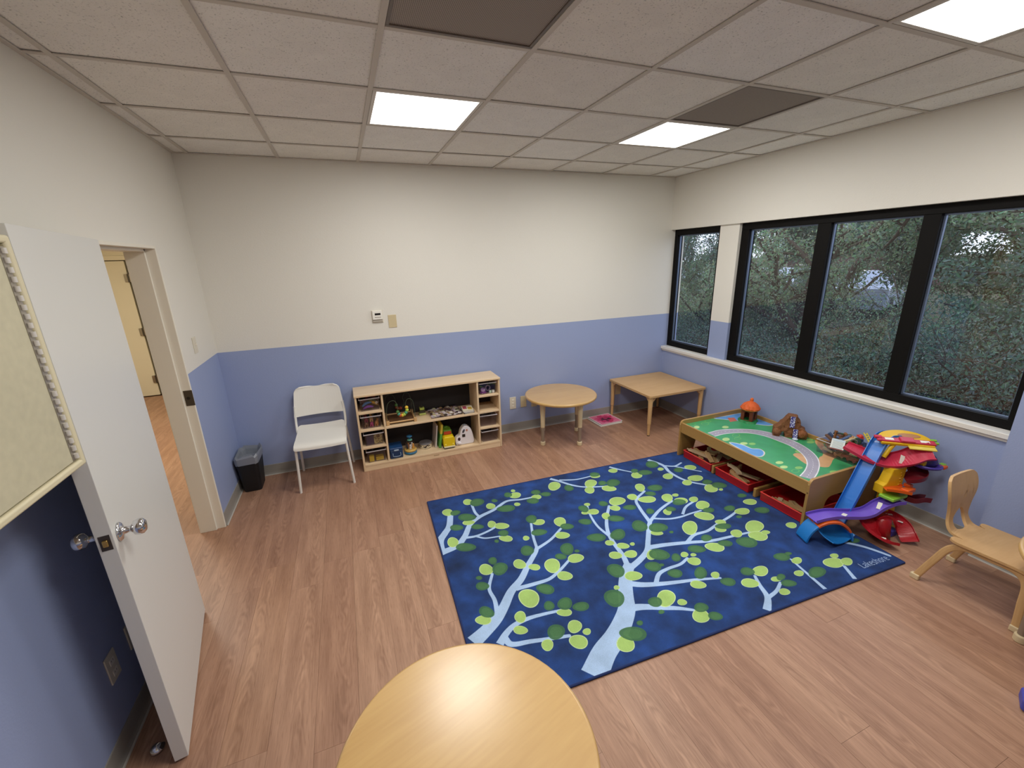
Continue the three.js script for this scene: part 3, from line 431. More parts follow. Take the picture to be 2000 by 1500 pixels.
// ---------------------------------------------------------------- wastebasket
{
  const t = thing('wastebasket', 'black plastic wastebasket with a grey liner in the corner', 'wastebasket', [0.106, 0, 0.185]);
  const ring = (w, d, r, y) => { const o = []; for (let q = 0; q < 4; q++) for (let i = 0; i <= 5; i++) { const a = q * Math.PI / 2 + i / 5 * Math.PI / 2, sx = [1, -1, -1, 1][q], sz = [1, 1, -1, -1][q]; o.push(V3(sx * (w - r) + Math.cos(a) * r, y, sz * (d - r) + Math.sin(a) * r)); } return o; };
  const skin = (rings) => { const n = rings[0].length, pos = [], idx = []; rings.forEach((g) => g.forEach((p) => pos.push(p.x, p.y, p.z))); for (let j = 0; j < rings.length - 1; j++) for (let i = 0; i < n; i++) { const a = j * n + i, b = j * n + (i + 1) % n; idx.push(a, a + n, b, b, a + n, b + n); } const c0 = pos.length / 3; pos.push(0, rings[0][0].y, 0, 0, rings.at(-1)[0].y, 0); const o = (rings.length - 1) * n; for (let i = 0; i < n; i++) { idx.push(c0, i, (i + 1) % n); idx.push(c0 + 1, o + (i + 1) % n, o + i); } let g = new THREE.BufferGeometry(); g.setAttribute('position', new THREE.Float32BufferAttribute(pos, 3)); g.setIndex(idx); g = g.toNonIndexed(); g.computeVertexNormals(); return g; };
  mk('bin_body', skin([ring(0.066, 0.098, 0.022, 0.0005), ring(0.068, 0.1, 0.024, 0.006), ring(0.088, 0.135, 0.028, 0.318), ring(0.0835, 0.1305, 0.025, 0.318), ring(0.065, 0.096, 0.02, 0.008)]), S('#101013', { roughness: 0.55 }), t);
  const wob = (r, amp, dy) => r.map((p, i) => { const f = fbm(i * 0.42, dy * 9, 4.4, 3); return V3(p.x * (1 + amp * f), p.y + dy + amp * 0.55 * fbm(i * 0.5 + 5, dy * 7, 1.2, 3), p.z * (1 + amp * f)); });
  const liner = skin([wob(ring(0.088, 0.136, 0.03, 0.27), 0.03, 0), wob(ring(0.0905, 0.138, 0.03, 0.30), 0.05, 0), wob(ring(0.091, 0.139, 0.03, 0.33), 0.09, 0.002), wob(ring(0.084, 0.131, 0.03, 0.345), 0.13, 0.004), wob(ring(0.076, 0.124, 0.03, 0.32), 0.1, 0), wob(ring(0.068, 0.112, 0.03, 0.2), 0.06, 0), wob(ring(0.06, 0.09, 0.03, 0.1), 0.04, 0)]);
  mk('bag_liner', liner, PH('#9aa0ab', { roughness: 0.3, transmission: 0.3, thickness: 0 }), t);
}
// ---------------------------------------------------------------- wall cabinet at the left
{
  const t = thing('wall_cabinet', 'beige wall cabinet with a full length piano hinge, cut by the left edge', 'cabinet', [0, 1.33, 2.61]);
  const gr = dataTex(256, 256, (x, y) => { const n = fbm(x / 6, y / 6, 1.1, 3), m = fbm(x / 60, y / 60, 4.4, 3), v = 1 + n * 0.06 + m * 0.05; return [cl(197 * v), cl(191 * v), cl(164 * v)]; });
  const shell = S('#d9d0b0', { roughness: 0.4 }), face = S('#ffffff', { map: gr, roughness: 0.5 });
  mk('cabinet_body', rbox(0.0, 0, 0.0, 0.232, 0.67, 0.9, 0.012, 'x', 0, 0, 3), shell, t);
  mk('frame_lip', merge([rbox(0.226, 0, 0, 0.262, 0.67, 0.024, 0.008, 'y', 0, 0, 3), rbox(0.226, 0, 0.876, 0.262, 0.67, 0.9, 0.008, 'y', 0, 0, 3), rbox(0.226, 0, 0.012, 0.262, 0.022, 0.888, 0.008, 'z', 0, 0, 3), rbox(0.226, 0.648, 0.012, 0.262, 0.67, 0.888, 0.008, 'z', 0, 0, 3)]), shell, t);
  mk('door_panel', rbox(0.232, 0.026, 0.046, 0.256, 0.644, 0.872, 0.003, 'y'), face, t);
  const hg = new THREE.Group(); hg.name = 'piano_hinge'; t.add(hg); mk('hinge_leaf', box(0.2562, 0.03, 0.029, 0.2575, 0.64, 0.05), S('#a39c92', { roughness: 0.35, metalness: 0.6 }), hg);
  const kg = cyl(0.0062, 0.0062, 0.0145, 10), km = S('#dcd8d2', { roughness: 0.4, metalness: 0.2 }); for (let i = 0; i < 25; i++) mk('knuckle', kg, km, hg, [0.2605, 0.034 + i * 0.0245, 0.038]);
  mk('knob', sph(0.014, 14), S('#d9c78f', { roughness: 0.35 }), t, [0.268, 0.33, 0.84]);
}
// ---------------------------------------------------------------- wall plates
function plateAt(name, label, cat, pos, ry, w, h, mat, kind) {
  const t = thing(name, label, cat, pos, ry); mk('cover_plate', rbox(-w / 2, -h / 2, 0, w / 2, h / 2, 0.006, 0.003), mat, t);
  if (kind === 'duplex') for (const y of [0.026, -0.026]) { const r = mk('receptacle', rbox(-0.016, y - 0.014, 0.006, 0.016, y + 0.014, 0.0085, 0.004), M.trimWhite, t); for (const x of [-0.006, 0.006]) mk('slot', box(x - 0.001, y - 0.002, 0.0083, x + 0.001, y + 0.007, 0.0087), M.slot, r); }
  if (kind === 'jacks') for (const y of [0.036, 0, -0.036]) mk('jack', rbox(-0.013, y - 0.009, 0.006, 0.013, y + 0.009, 0.009, 0.002), M.trimWhite, t);
  if (kind === 'switch') { mk('toggle', rbox(-0.005, -0.004, 0.006, 0.005, 0.014, 0.017, 0.002), M.trimWhite, t); }
  return t;
}
plateAt('jack_plate', 'cream wall plate with three white jacks right of the shelf', 'wall plate', [2.683, 0.343, 0], 0, 0.075, 0.14, M.plate, 'jacks');
plateAt('blank_plate', 'blank beige wall plate next to the jack plate', 'wall plate', [2.812, 0.343, 0], 0, 0.072, 0.132, M.plateBeige);
plateAt('blank_plate', 'beige wall plate half hidden behind the small round table', 'wall plate', [2.945, 0.32, 0], 0, 0.072, 0.115, M.plateBeige);
plateAt('blank_plate', 'beige wall plate under the square corner table', 'wall plate', [4.085, 0.31, 0], 0, 0.08, 0.125, M.plateBeige);
plateAt('blank_plate', 'blank beige plate on the white wall beside the thermostat', 'wall plate', [1.470, 1.358, 0], 0, 0.076, 0.122, M.plateBeige);
plateAt('light_switch', 'light switch on the left wall by the door frame', 'switch', [0, 1.356, 0.503], Math.PI / 2, 0.072, 0.118, M.plate, 'switch');
plateAt('power_outlet', 'power outlet on the shadowed wall behind the open door', 'outlet', [0, 0.36, 2.372], Math.PI / 2, 0.075, 0.125, M.plate, 'duplex');
plateAt('blank_plate', 'blank plate on the shadowed wall nearest the door', 'wall plate', [0, 0.36, 2.2], Math.PI / 2, 0.075, 0.12, M.plate);
{
  const t = thing('thermostat', 'white thermostat with a dark display on the back wall', 'thermostat', [1.337, 1.415, 0]);
  mk('back_plate', rbox(-0.05, -0.06, 0, 0.05, 0.056, 0.008, 0.003), M.plate, t); mk('housing', rbox(-0.046, -0.03, 0.008, 0.044, 0.054, 0.032, 0.005), S('#f0ede4', { roughness: 0.4 }), t);
  mk('display', rbox(-0.024, 0.012, 0.032, 0.028, 0.031, 0.0328, 0.001), S('#1f1b14', { roughness: 0.25 }), t); mk('button_bar', rbox(-0.026, -0.010, 0.032, 0.03, -0.004, 0.034, 0.001), S('#a49c90'), t); mk('lower_cover', rbox(-0.046, -0.052, 0.008, 0.044, -0.032, 0.02, 0.003), S('#bfb8ab'), t);
}
{
  const t = thing('door_stop', 'chrome dome door stop on the floor beneath the open door', 'door stop', [0.115, 0, 2.50]); mk('dome', lathe([[0, 0.0005], [0.024, 0.0005], [0.025, 0.006], [0.021, 0.018], [0.012, 0.025], [0, 0.027]], 24), M.chrome, t); mk('bumper', rbox(0.012, 0.008, -0.012, 0.027, 0.022, 0.012, 0.004), M.rubber, t);
}
single('toy_block', rbox(-0.05, 0.0005, -0.05, 0.05, 0.06, 0.05, 0.015), S('#4a4fb4', { roughness: 0.5 }), 'blue foam block on the floor cut by the right edge', 'toy', [3.585, 0, 3.765], [0, 0.4, 0]);
// ---------------------------------------------------------------- bentwood chair
{
  const t = thing('bentwood_chair', 'small bentwood maple chair facing the right hand table', 'chair', [4.232, 0, 3.11]);
  const s = new THREE.Shape();   // outline in (x, arc length): 0 at the seat front, the back rises after 0.34
  s.moveTo(-0.17, 0.02); s.quadraticCurveTo(-0.17, 0, -0.15, 0); s.lineTo(0.15, 0); s.quadraticCurveTo(0.17, 0, 0.17, 0.02);
  s.lineTo(0.176, 0.27); s.quadraticCurveTo(0.178, 0.318, 0.15, 0.318); s.quadraticCurveTo(0.125, 0.318, 0.118, 0.285); s.lineTo(0.112, 0.285); s.quadraticCurveTo(0.106, 0.36, 0.098, 0.40); s.quadraticCurveTo(0.092, 0.45, 0.118, 0.52); s.quadraticCurveTo(0.150, 0.60, 0.128, 0.655); s.quadraticCurveTo(0.09, 0.70, 0, 0.702);
  s.quadraticCurveTo(-0.09, 0.70, -0.128, 0.655); s.quadraticCurveTo(-0.150, 0.60, -0.118, 0.52); s.quadraticCurveTo(-0.092, 0.45, -0.098, 0.40); s.quadraticCurveTo(-0.106, 0.36, -0.112, 0.285); s.lineTo(-0.118, 0.285); s.quadraticCurveTo(-0.125, 0.318, -0.15, 0.318); s.quadraticCurveTo(-0.178, 0.318, -0.176, 0.27); s.lineTo(-0.17, 0.02);
  const h = new THREE.Path(); h.moveTo(-0.05, 0.345); h.quadraticCurveTo(0, 0.325, 0.05, 0.345); h.quadraticCurveTo(0.066, 0.37, 0.056, 0.42); h.quadraticCurveTo(0.03, 0.472, 0, 0.474); h.quadraticCurveTo(-0.03, 0.472, -0.056, 0.42); h.quadraticCurveTo(-0.066, 0.37, -0.05, 0.345); s.holes.push(h);
  let g = extr(s, 0.012, 0.002, 2, 14); g = new TessellateModifier(0.022, 6).modify(g);
  const path = new THREE.CatmullRomCurve3([V3(0, 0.318, 0.405), V3(0, 0.326, 0.36), V3(0, 0.325, 0.2), V3(0, 0.325, 0.11), V3(0, 0.338, 0.062), V3(0, 0.385, 0.035), V3(0, 0.46, 0.028), V3(0, 0.55, 0.022), V3(0, 0.66, -0.005)]), LEN = path.getLength();
  g = uvm(warp(g, (v) => { const u = Math.max(0, Math.min(1, v.y / LEN)), p = path.getPointAt(u), q = path.getTangentAt(u), n = V3(0, q.z, -q.y).multiplyScalar(-1); const back = Math.max(0, v.y - 0.4) / 0.3, bow = back * 0.55 * v.x * v.x; const o = p.clone().addScaledVector(n, v.z - 0.006); v.set(v.x, o.y, o.z + bow); }), 'y');
  mk('seat_and_back', g, M.mapleTan, t);
  const pr = []; for (let i = 0; i < 12; i++) { const a = i / 12 * Math.PI * 2; pr.push([Math.sign(Math.cos(a)) * Math.pow(Math.abs(Math.cos(a)), 0.6) * 0.018, Math.sign(Math.sin(a)) * Math.pow(Math.abs(Math.sin(a)), 0.6) * 0.0095]); }
  for (const x of [-1, 1]) {
    mk('leg_frame', uvm(sweep(pr, curvePts([[x * 0.18, 0.02, 0.418], [x * 0.172, 0.15, 0.408], [x * 0.158, 0.27, 0.392], [x * 0.15, 0.304, 0.35], [x * 0.15, 0.307, 0.25], [x * 0.152, 0.303, 0.15], [x * 0.16, 0.27, 0.10], [x * 0.175, 0.15, 0.05], [x * 0.188, 0.02, 0.005]], 60), { up: V3(x, 0, 0) }), 'y'), M.mapleTan, t);
    for (const z of [0.42, 0.002]) mk('foot_glide', rbox(-0.014, 0.0005, -0.022, 0.014, 0.034, 0.022, 0.006), M.creamPlastic, t, [x * (z > 0.2 ? 0.181 : 0.189), 0, z]);
  }
}
// ---------------------------------------------------------------- storage shelf and what stands on it
const SX0 = 1.034, SX1 = 2.425, SZ0 = 0.022, SZ1 = 0.325, LEV = [0.07, 0.244, 0.418, 0.59], DL = [1.262, 1.28], DR = [2.178, 2.196];
{
  const t = thing('storage_shelf', 'low maple storage shelf with cubbies along the back wall', 'shelf', [0, 0, 0]);
  mk('top_board', rbox(SX0 - 0.004, 0.737, SZ0, SX1 + 0.004, 0.757, SZ1 + 0.006, 0.004, 'x'), M.maple, t);
  mk('side_panel', rbox(SX0, 0.0005, SZ0, SX0 + 0.018, 0.737, SZ1, 0.003, 'y', 0.1), M.maple, t); mk('side_panel', rbox(SX1 - 0.018, 0.0005, SZ0, SX1, 0.737, SZ1, 0.003, 'y', 0.4), M.maple, t);
  mk('bottom_board', rbox(SX0 + 0.018, 0.05, SZ0, SX1 - 0.018, 0.07, SZ1, 0.003, 'x', 0.2), M.maple, t); mk('toe_kick', rbox(SX0 + 0.018, 0.0005, SZ1 - 0.02, SX1 - 0.018, 0.05, SZ1 - 0.003, 0.002, 'x', 0.5), M.maple, t);
  for (const [a, b] of [DL, DR]) mk('divider', rbox(a, 0.07, SZ0 + 0.01, b, 0.737, SZ1 - 0.002, 0.003, 'y', a), M.maple, t);
  mk('middle_shelf', rbox(DL[1], 0.396, SZ0 + 0.01, DR[0], 0.416, SZ1 - 0.002, 0.003, 'x', 0.7), M.maple, t);
  for (const y of LEV.slice(1)) { mk('cubby_shelf', rbox(SX0 + 0.018, y - 0.02, SZ0 + 0.01, DL[0], y, SZ1 - 0.002, 0.003, 'x', y), M.maple, t); mk('cubby_shelf', rbox(DR[1], y - 0.02, SZ0 + 0.01, SX1 - 0.018, y, SZ1 - 0.002, 0.003, 'x', y + 0.3), M.maple, t); }
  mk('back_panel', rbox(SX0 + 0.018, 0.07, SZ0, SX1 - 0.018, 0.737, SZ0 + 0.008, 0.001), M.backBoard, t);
  mk('name_plate', rbox(1.70, 0.030, SZ1 - 0.003, 1.755, 0.040, SZ1 - 0.0015, 0.001), S('#b39a76', { roughness: 0.4 }), t);
}
// clear bins
function clearBin(label, x, y, z, turn = 0) {
  const t = thing('clear_bin', label, 'bin', [x, y, z], turn, 'clear plastic cubby bins'), w = 0.086, d = 0.12, h = 0.118, k = 0.004, f = 0.009;
  const wall = (a, b) => { const g = new THREE.BoxGeometry(a, h, b); return g; };
  const sides = [];
  for (const s of [-1, 1]) { sides.push(warp(new THREE.BoxGeometry(0.0022, h, 2 * d).translate(s * w, h / 2, 0), (v) => { v.x -= s * f * (1 - v.y / h); v.z *= 1 - 0.06 * (1 - v.y / h); })); sides.push(warp(new THREE.BoxGeometry(2 * w, h, 0.0022).translate(0, h / 2, s * d), (v) => { v.z -= s * f * (1 - v.y / h); v.x *= 1 - 0.08 * (1 - v.y / h); })); }
  sides.push(new THREE.BoxGeometry(2 * w - 2 * f, 0.0022, 2 * d - 2 * f).translate(0, 0.0016, 0));
  mk('bin_body', merge(sides), M.clear, t);
  mk('rim', merge([rbox(-w - 0.008, h - 0.006, d - 0.001, w + 0.008, h + 0.002, d + 0.012, 0.003), rbox(-w - 0.008, h - 0.006, -d - 0.012, w + 0.008, h + 0.002, -d + 0.001, 0.003), rbox(-w - 0.008, h - 0.006, -d, -w + 0.001, h + 0.002, d, 0.003), rbox(w - 0.001, h - 0.006, -d, w + 0.008, h + 0.002, d, 0.003)]), M.clearRim, t);
  return t;
}
const BXL = 1.157, BXR = 2.302, BZ = 0.178;
clearBin('clear bin of plastic bananas in the top left cubby', BXL, LEV[3] + 0.0005, BZ, 0.03); clearBin('clear bin of small figures in the second left cubby', BXL, LEV[2] + 0.0005, BZ, -0.02);
clearBin('clear bin holding a dark box in the third left cubby', BXL, LEV[1] + 0.0005, BZ, 0.03); clearBin('clear bin of yellow blocks in the bottom left cubby', BXL + 0.004, LEV[0] + 0.0005, BZ, 0.02);
clearBin('clear bin of pink toys in the top right cubby', BXR, LEV[3] + 0.0005, BZ, 0); clearBin('empty clear bin tilted in the third right cubby', BXR, LEV[1] + 0.0005, BZ, -0.05); clearBin('empty clear bin in the bottom right cubby', BXR, LEV[0] + 0.0005, BZ, 0.02);
const PL = (c, r = 0.4) => S(c, { roughness: r });
{ // bananas
  const bend = (len, r, k) => { const pts = []; for (let i = 0; i <= 8; i++) { const a = (i / 8 - 0.5) * len; pts.push(V3(a, k * (1 - (2 * i / 8 - 1) ** 2), 0)); } const c = []; for (let i = 0; i < 8; i++) { const a = i / 8 * Math.PI * 2; c.push([Math.cos(a) * r, Math.sin(a) * r]); } return sweep(c, pts, { up: V3(0, 0, 1), scale: (u) => Math.max(0.3, Math.pow(Math.sin(Math.PI * (0.06 + 0.88 * u)), 0.5)) }); };
  const b0 = bend(0.09, 0.013, 0.016);
  const put = (col, word, x, y, z, rx, ry, rz) => single('toy_banana', b0, PL(col), word, 'toy', [x, y, z], [rx, ry, rz], 'bananas in the top left bin');
  const by = LEV[3];
  put('#3f86b8', 'blue plastic banana at the front of the top left bin', BXL - 0.02, by + 0.05, BZ + 0.075, 0.1, 0.3, 0.2); put('#7b3f9e', 'purple plastic banana lying lowest in the top left bin', BXL - 0.012, by + 0.02, BZ + 0.09, 0.2, 0.05, 0.08);
  put('#e0b73c', 'yellow plastic banana leaning in the top left bin', BXL + 0.036, by + 0.045, BZ + 0.05, 0.4, -0.45, -0.15); put('#3f8f4b', 'green plastic banana behind the blue one', BXL + 0.022, by + 0.05, BZ + 0.0, 0.2, 0.1, 0.0); put('#7a3550', 'plum plastic banana at the back of the top left bin', BXL - 0.024, by + 0.045, BZ - 0.05, 0.2, 0.2, 0.0); put('#a8323a', 'red plastic banana at the back of the top left bin', BXL + 0.02, by + 0.075, BZ - 0.06, 0.1, -0.2, 0.1);
  single('toy_ball', sph(0.0135), PL('#e9dfc4'), 'cream bead ball beside the yellow plastic banana', 'toy', [BXL + 0.066, by + 0.062, BZ + 0.085]);
}
{ // small figures: body, head and four stubby legs in one moulded piece
  const fig = (() => { const p = [warp(sph(0.02, 12).scale(1.4, 0.9, 0.8).translate(0, 0.03, 0), () => {}), sph(0.013, 10).translate(0.031, 0.043, 0), sph(0.005, 6).translate(0.034, 0.056, 0.007), sph(0.005, 6).translate(0.034, 0.056, -0.007)]; for (const [x, z] of [[0.014, 0.009], [0.014, -0.009], [-0.016, 0.009], [-0.016, -0.009]]) p.push(cyl(0.006, 0.006, 0.026, 8).translate(x, 0, z)); return merge(p); })();
  const cs = [['#7c5a3a', 'brown'], ['#b13a72', 'magenta'], ['#c98b4a', 'orange tan'], ['#9a4a33', 'rust'], ['#d9cdb4', 'ivory'], ['#5d6a44', 'olive'], ['#8c3247', 'crimson'], ['#c7a26a', 'sand']];
  cs.forEach(([c, w], i) => single('toy_figure', fig, PL(c), w + ' toy animal figure in the second left bin', 'toy', [BXL - 0.045 + (i % 3) * 0.045, LEV[2] + 0.008 + Math.floor(i / 6) * 0.05, BZ + 0.08 - (Math.floor(i / 3) % 2) * 0.06], [R(-0.15, 0.15), 1.57 + R(-0.35, 0.35), R(-0.15, 0.15)], 'figures in the second left bin'));
}
single('card_box', rbox(-0.034, 0, -0.05, 0.034, 0.088, 0.05, 0.003), PL('#3b3046', 0.5), 'dark purple box standing in the third left bin', 'box', [BXL - 0.034, LEV[1] + 0.0045, BZ + 0.05]);
{ const ct = dataTex(128, 128, (x, y) => { const f = fbm(x / 20, y / 20, 3.7, 3), d = Math.hypot(x - 66, (y - 98) * 1.6); return d < 26 ? [96, 66, 22] : f > 0.08 ? [196, 182, 120] : f > -0.1 ? [168, 150, 84] : [110, 98, 62]; }, { wrap: false }); const g = new THREE.BoxGeometry(0.076, 0.09, 0.02); g.translate(0, 0.045, 0); single('card_deck', g, S('#ffffff', { map: ct, roughness: 0.4 }), 'yellow patterned card pack standing in the third left bin', 'cards', [BXL + 0.04, LEV[1] + 0.005, BZ + 0.088], [-0.06, 0, 0]); }
single('toy_brick', rbox(-0.022, 0, -0.022, 0.022, 0.056, 0.022, 0.004), PL('#dcc032'), 'tall yellow brick in the bottom left bin', 'toy', [BXL - 0.04, LEV[0] + 0.0045, BZ + 0.085]);
for (const [y, z, w] of [[0.0045, 0.07, 'lower'], [0.0215, 0.066, 'upper']]) single('toy_brick', rbox(-0.036, 0, -0.03, 0.036, 0.0165, 0.03, 0.003), PL('#d8bb2c'), w + ' of two flat yellow bricks in the bottom left bin', 'toy', [BXL + 0.035, LEV[0] + y, BZ + z]);
// pink toys, top right
single('toy_ring', new THREE.TorusGeometry(0.026, 0.008, 10, 26), PL('#a39398'), 'grey pink toy ring standing in the top right bin', 'toy', [BXR + 0.02, LEV[3] + 0.045, BZ + 0.055], [-0.25, 0.3, 0]);
single('toy_cup', lathe([[0, 0], [0.02, 0], [0.025, 0.01], [0.024, 0.03], [0.019, 0.036], [0.017, 0.034], [0.02, 0.01], [0, 0.006]], 20), PL('#d3b3d0'), 'pale pink toy cup in the top right bin', 'toy', [BXR - 0.038, LEV[3] + 0.02, BZ + 0.075], [0.3, 0, 0.1]);
single('toy_saucer', lathe([[0, 0], [0.02, 0], [0.036, 0.009], [0.034, 0.011], [0.018, 0.004], [0, 0.004]], 22), PL('#b866b8'), 'violet toy saucer under the pale pink cup', 'toy', [BXR - 0.04, LEV[3] + 0.0045, BZ + 0.08]);
for (const [x, c, w] of [[0.03, '#c8dfc0', 'pale green'], [0.062, '#eeeee4', 'white']]) single('toy_cube', rbox(-0.012, 0, -0.012, 0.012, 0.026, 0.012, 0.003), PL(c), w + ' toy cube in the top right bin', 'toy', [BXR + x, LEV[3] + 0.0045, BZ + 0.1]);
// bead maze
{
  const y0 = 0.4165, t = thing('bead_maze', 'wooden bead maze with looped wires on the middle shelf', 'toy', [1.43, y0, 0.165]);
  const wood = M.mapleTan, hx = 0.128, hz = 0.12;
  for (const sx of [-1, 1]) for (const sz of [-1, 1]) mk('corner_block', rbox(sx * hx - 0.014, 0.0005, sz * hz - 0.014, sx * hx + 0.014, 0.042, sz * hz + 0.014, 0.004), wood, t);
  for (const sz of [-1, 1]) mk('base_rail', uvm(cyl(0.008, 0.008, 2 * hx, 12).rotateZ(Math.PI / 2).translate(hx, 0.022, sz * hz), 'x'), wood, t); for (const sx of [-1, 1]) mk('base_rail', uvm(cyl(0.008, 0.008, 2 * hz, 12).rotateX(Math.PI / 2).translate(sx * hx, 0.022, -hz), 'z'), wood, t);
  mk('base_panel', rbox(-hx, 0.010, -hz, hx, 0.016, hz, 0.002), S('#6b4a30', { roughness: 0.6 }), t);
  const wire = S('#4d5a48', { roughness: 0.4, metalness: 0.3 }), lp = (z, dx) => [[-hx, 0.03, z], [-hx, 0.15, z], [-hx + 0.028, 0.225, z], [-hx + 0.075, 0.235, z], [-hx + 0.102, 0.19, z], [-hx + 0.098 + dx, 0.13, z], [-0.01, 0.085, z], [0.03, 0.085, z], [0.06, 0.13, z], [0.05, 0.19, z], [0.075, 0.235, z], [0.11, 0.225, z], [hx, 0.15, z], [hx, 0.03, z]];
  const curves = [lp(hz, 0), lp(-hz + 0.03, 0.01)]; for (const c of curves) mk('wire_loop', tube(c, 0.0026, 120, 6), wire, t);
  const cols = ['#4a7a38', '#4a9a86', '#c8562e', '#e0c23c', '#a8c850', '#4c9e78', '#b8d850', '#e8c040'], cv = new THREE.CatmullRomCurve3(curves[0].map((p) => V3(...p)));
  cols.forEach((c, i) => { const p = cv.getPoint(0.40 + i * 0.035); mk('bead', sph(0.0165, 14), PL(c, 0.35), t, p.toArray()); });
  const cv2 = new THREE.CatmullRomCurve3(curves[1].map((p) => V3(...p))); ['#4f7d3a', '#8a4a2c', '#7a4a28', '#93402a'].forEach((c, i) => { const p = cv2.getPoint(0.40 + i * 0.04); mk('bead', sph(0.0165, 14), PL(c, 0.35), t, p.toArray()); });
}
{ // little vehicle toy
  const t = thing('toy_robot', 'small black and lime green toy beside the bead maze', 'toy', [1.652, 0.4165, 0.125]);
  mk('base', rbox(-0.034, 0.0005, -0.03, 0.034, 0.022, 0.03, 0.006), PL('#b8c26a'), t); mk('body', rbox(-0.03, 0.022, -0.028, 0.03, 0.05, 0.028, 0.006), PL('#35301f'), t); mk('head', rbox(-0.024, 0.05, -0.022, 0.024, 0.078, 0.022, 0.007), PL('#aebd52'), t); mk('cap', lathe([[0, 0], [0.014, 0], [0.008, 0.014], [0.003, 0.022], [0, 0.024]], 14).translate(0, 0.078, 0), PL('#2b281c'), t);
}
{ // tray with puzzle pieces
  const t = thing('clear_tray', 'shallow clear tray of puzzle pieces on the middle shelf', 'tray', [1.868, 0.4165, 0.165]);
  mk('tray_body', merge([box(-0.158, 0.0005, -0.135, 0.158, 0.0025, 0.135), box(-0.158, 0.0025, -0.135, 0.158, 0.026, -0.1335), box(-0.158, 0.0025, 0.1335, 0.158, 0.026, 0.135), box(-0.158, 0.0025, -0.1335, -0.1565, 0.026, 0.1335), box(0.1565, 0.0025, -0.1335, 0.158, 0.026, 0.1335)]), M.clear, t);
  const pz = (() => { const s = new THREE.Shape(); s.moveTo(-0.014, -0.014); s.lineTo(-0.004, -0.014); s.absarc(0, -0.016, 0.005, Math.PI, 0, true); s.lineTo(0.014, -0.014); s.lineTo(0.014, -0.004); s.absarc(0.016, 0, 0.005, -Math.PI / 2, Math.PI / 2); s.lineTo(0.014, 0.014); s.lineTo(-0.014, 0.014); return extr(s, 0.0035, 0.0004, 1, 6).rotateX(-Math.PI / 2); })();
  const cols = [['#e8e2dc', 'white'], ['#cdbcc8', 'lilac'], ['#5a4058', 'plum'], ['#453430', 'dark brown'], ['#8a6f5a', 'brown'], ['#d9dcb8', 'pale lime'], ['#b49a72', 'tan'], ['#d8c8b8', 'beige']];
  for (let i = 0; i < 84; i++) { const [c, w] = cols[Math.floor(rnd() * cols.length)], gx = i % 12, gz = Math.floor(i / 12) % 7; single('puzzle_piece', pz, M['pz' + c] || (M['pz' + c] = PL(c, 0.5)), w + ' puzzle piece lying in the clear tray', 'puzzle piece', [1.868 - 0.132 + gx * 0.024 + R(-0.005, 0.005), 0.4195 + (i % 3) * 0.0045, 0.165 - 0.108 + gz * 0.036 + R(-0.006, 0.006)], [R(-0.12, 0.12), R(0, 6.28), R(-0.12, 0.12)], w + ' puzzle pieces in the tray'); }
}
for (const [i, c, w] of [[0, '#3d3a48', 'dark board book at the bottom of the small stack'], [1, '#c9c4cc', 'grey board book in the middle of the small stack'], [2, '#e5dfc4', 'cream board book on top of the small stack']]) { const b = thing('board_book', w, 'book', [2.092, 0.4165 + i * 0.0125, 0.235], 0.1 - i * 0.12, 'board books on the middle shelf'); mk('pages', box(-0.05, 0.0015, -0.068, 0.05, 0.0105, 0.068), S('#efeadd'), b); mk('cover', merge([rbox(-0.054, 0, -0.072, 0.054, 0.0015, 0.072, 0.0005), rbox(-0.054, 0.0105, -0.072, 0.054, 0.012, 0.072, 0.0005), rbox(-0.054, 0, -0.072, -0.052, 0.012, 0.072, 0.0005)]), PL(c, 0.35), b); if (i === 2) { mk('cover_patch', rbox(-0.045, 0.012, -0.06, -0.006, 0.0126, 0.03, 0.0002), PL('#b04f62'), b); mk('cover_patch', rbox(0.004, 0.012, -0.02, 0.044, 0.0126, 0.05, 0.0002), PL('#c9a640'), b); } }
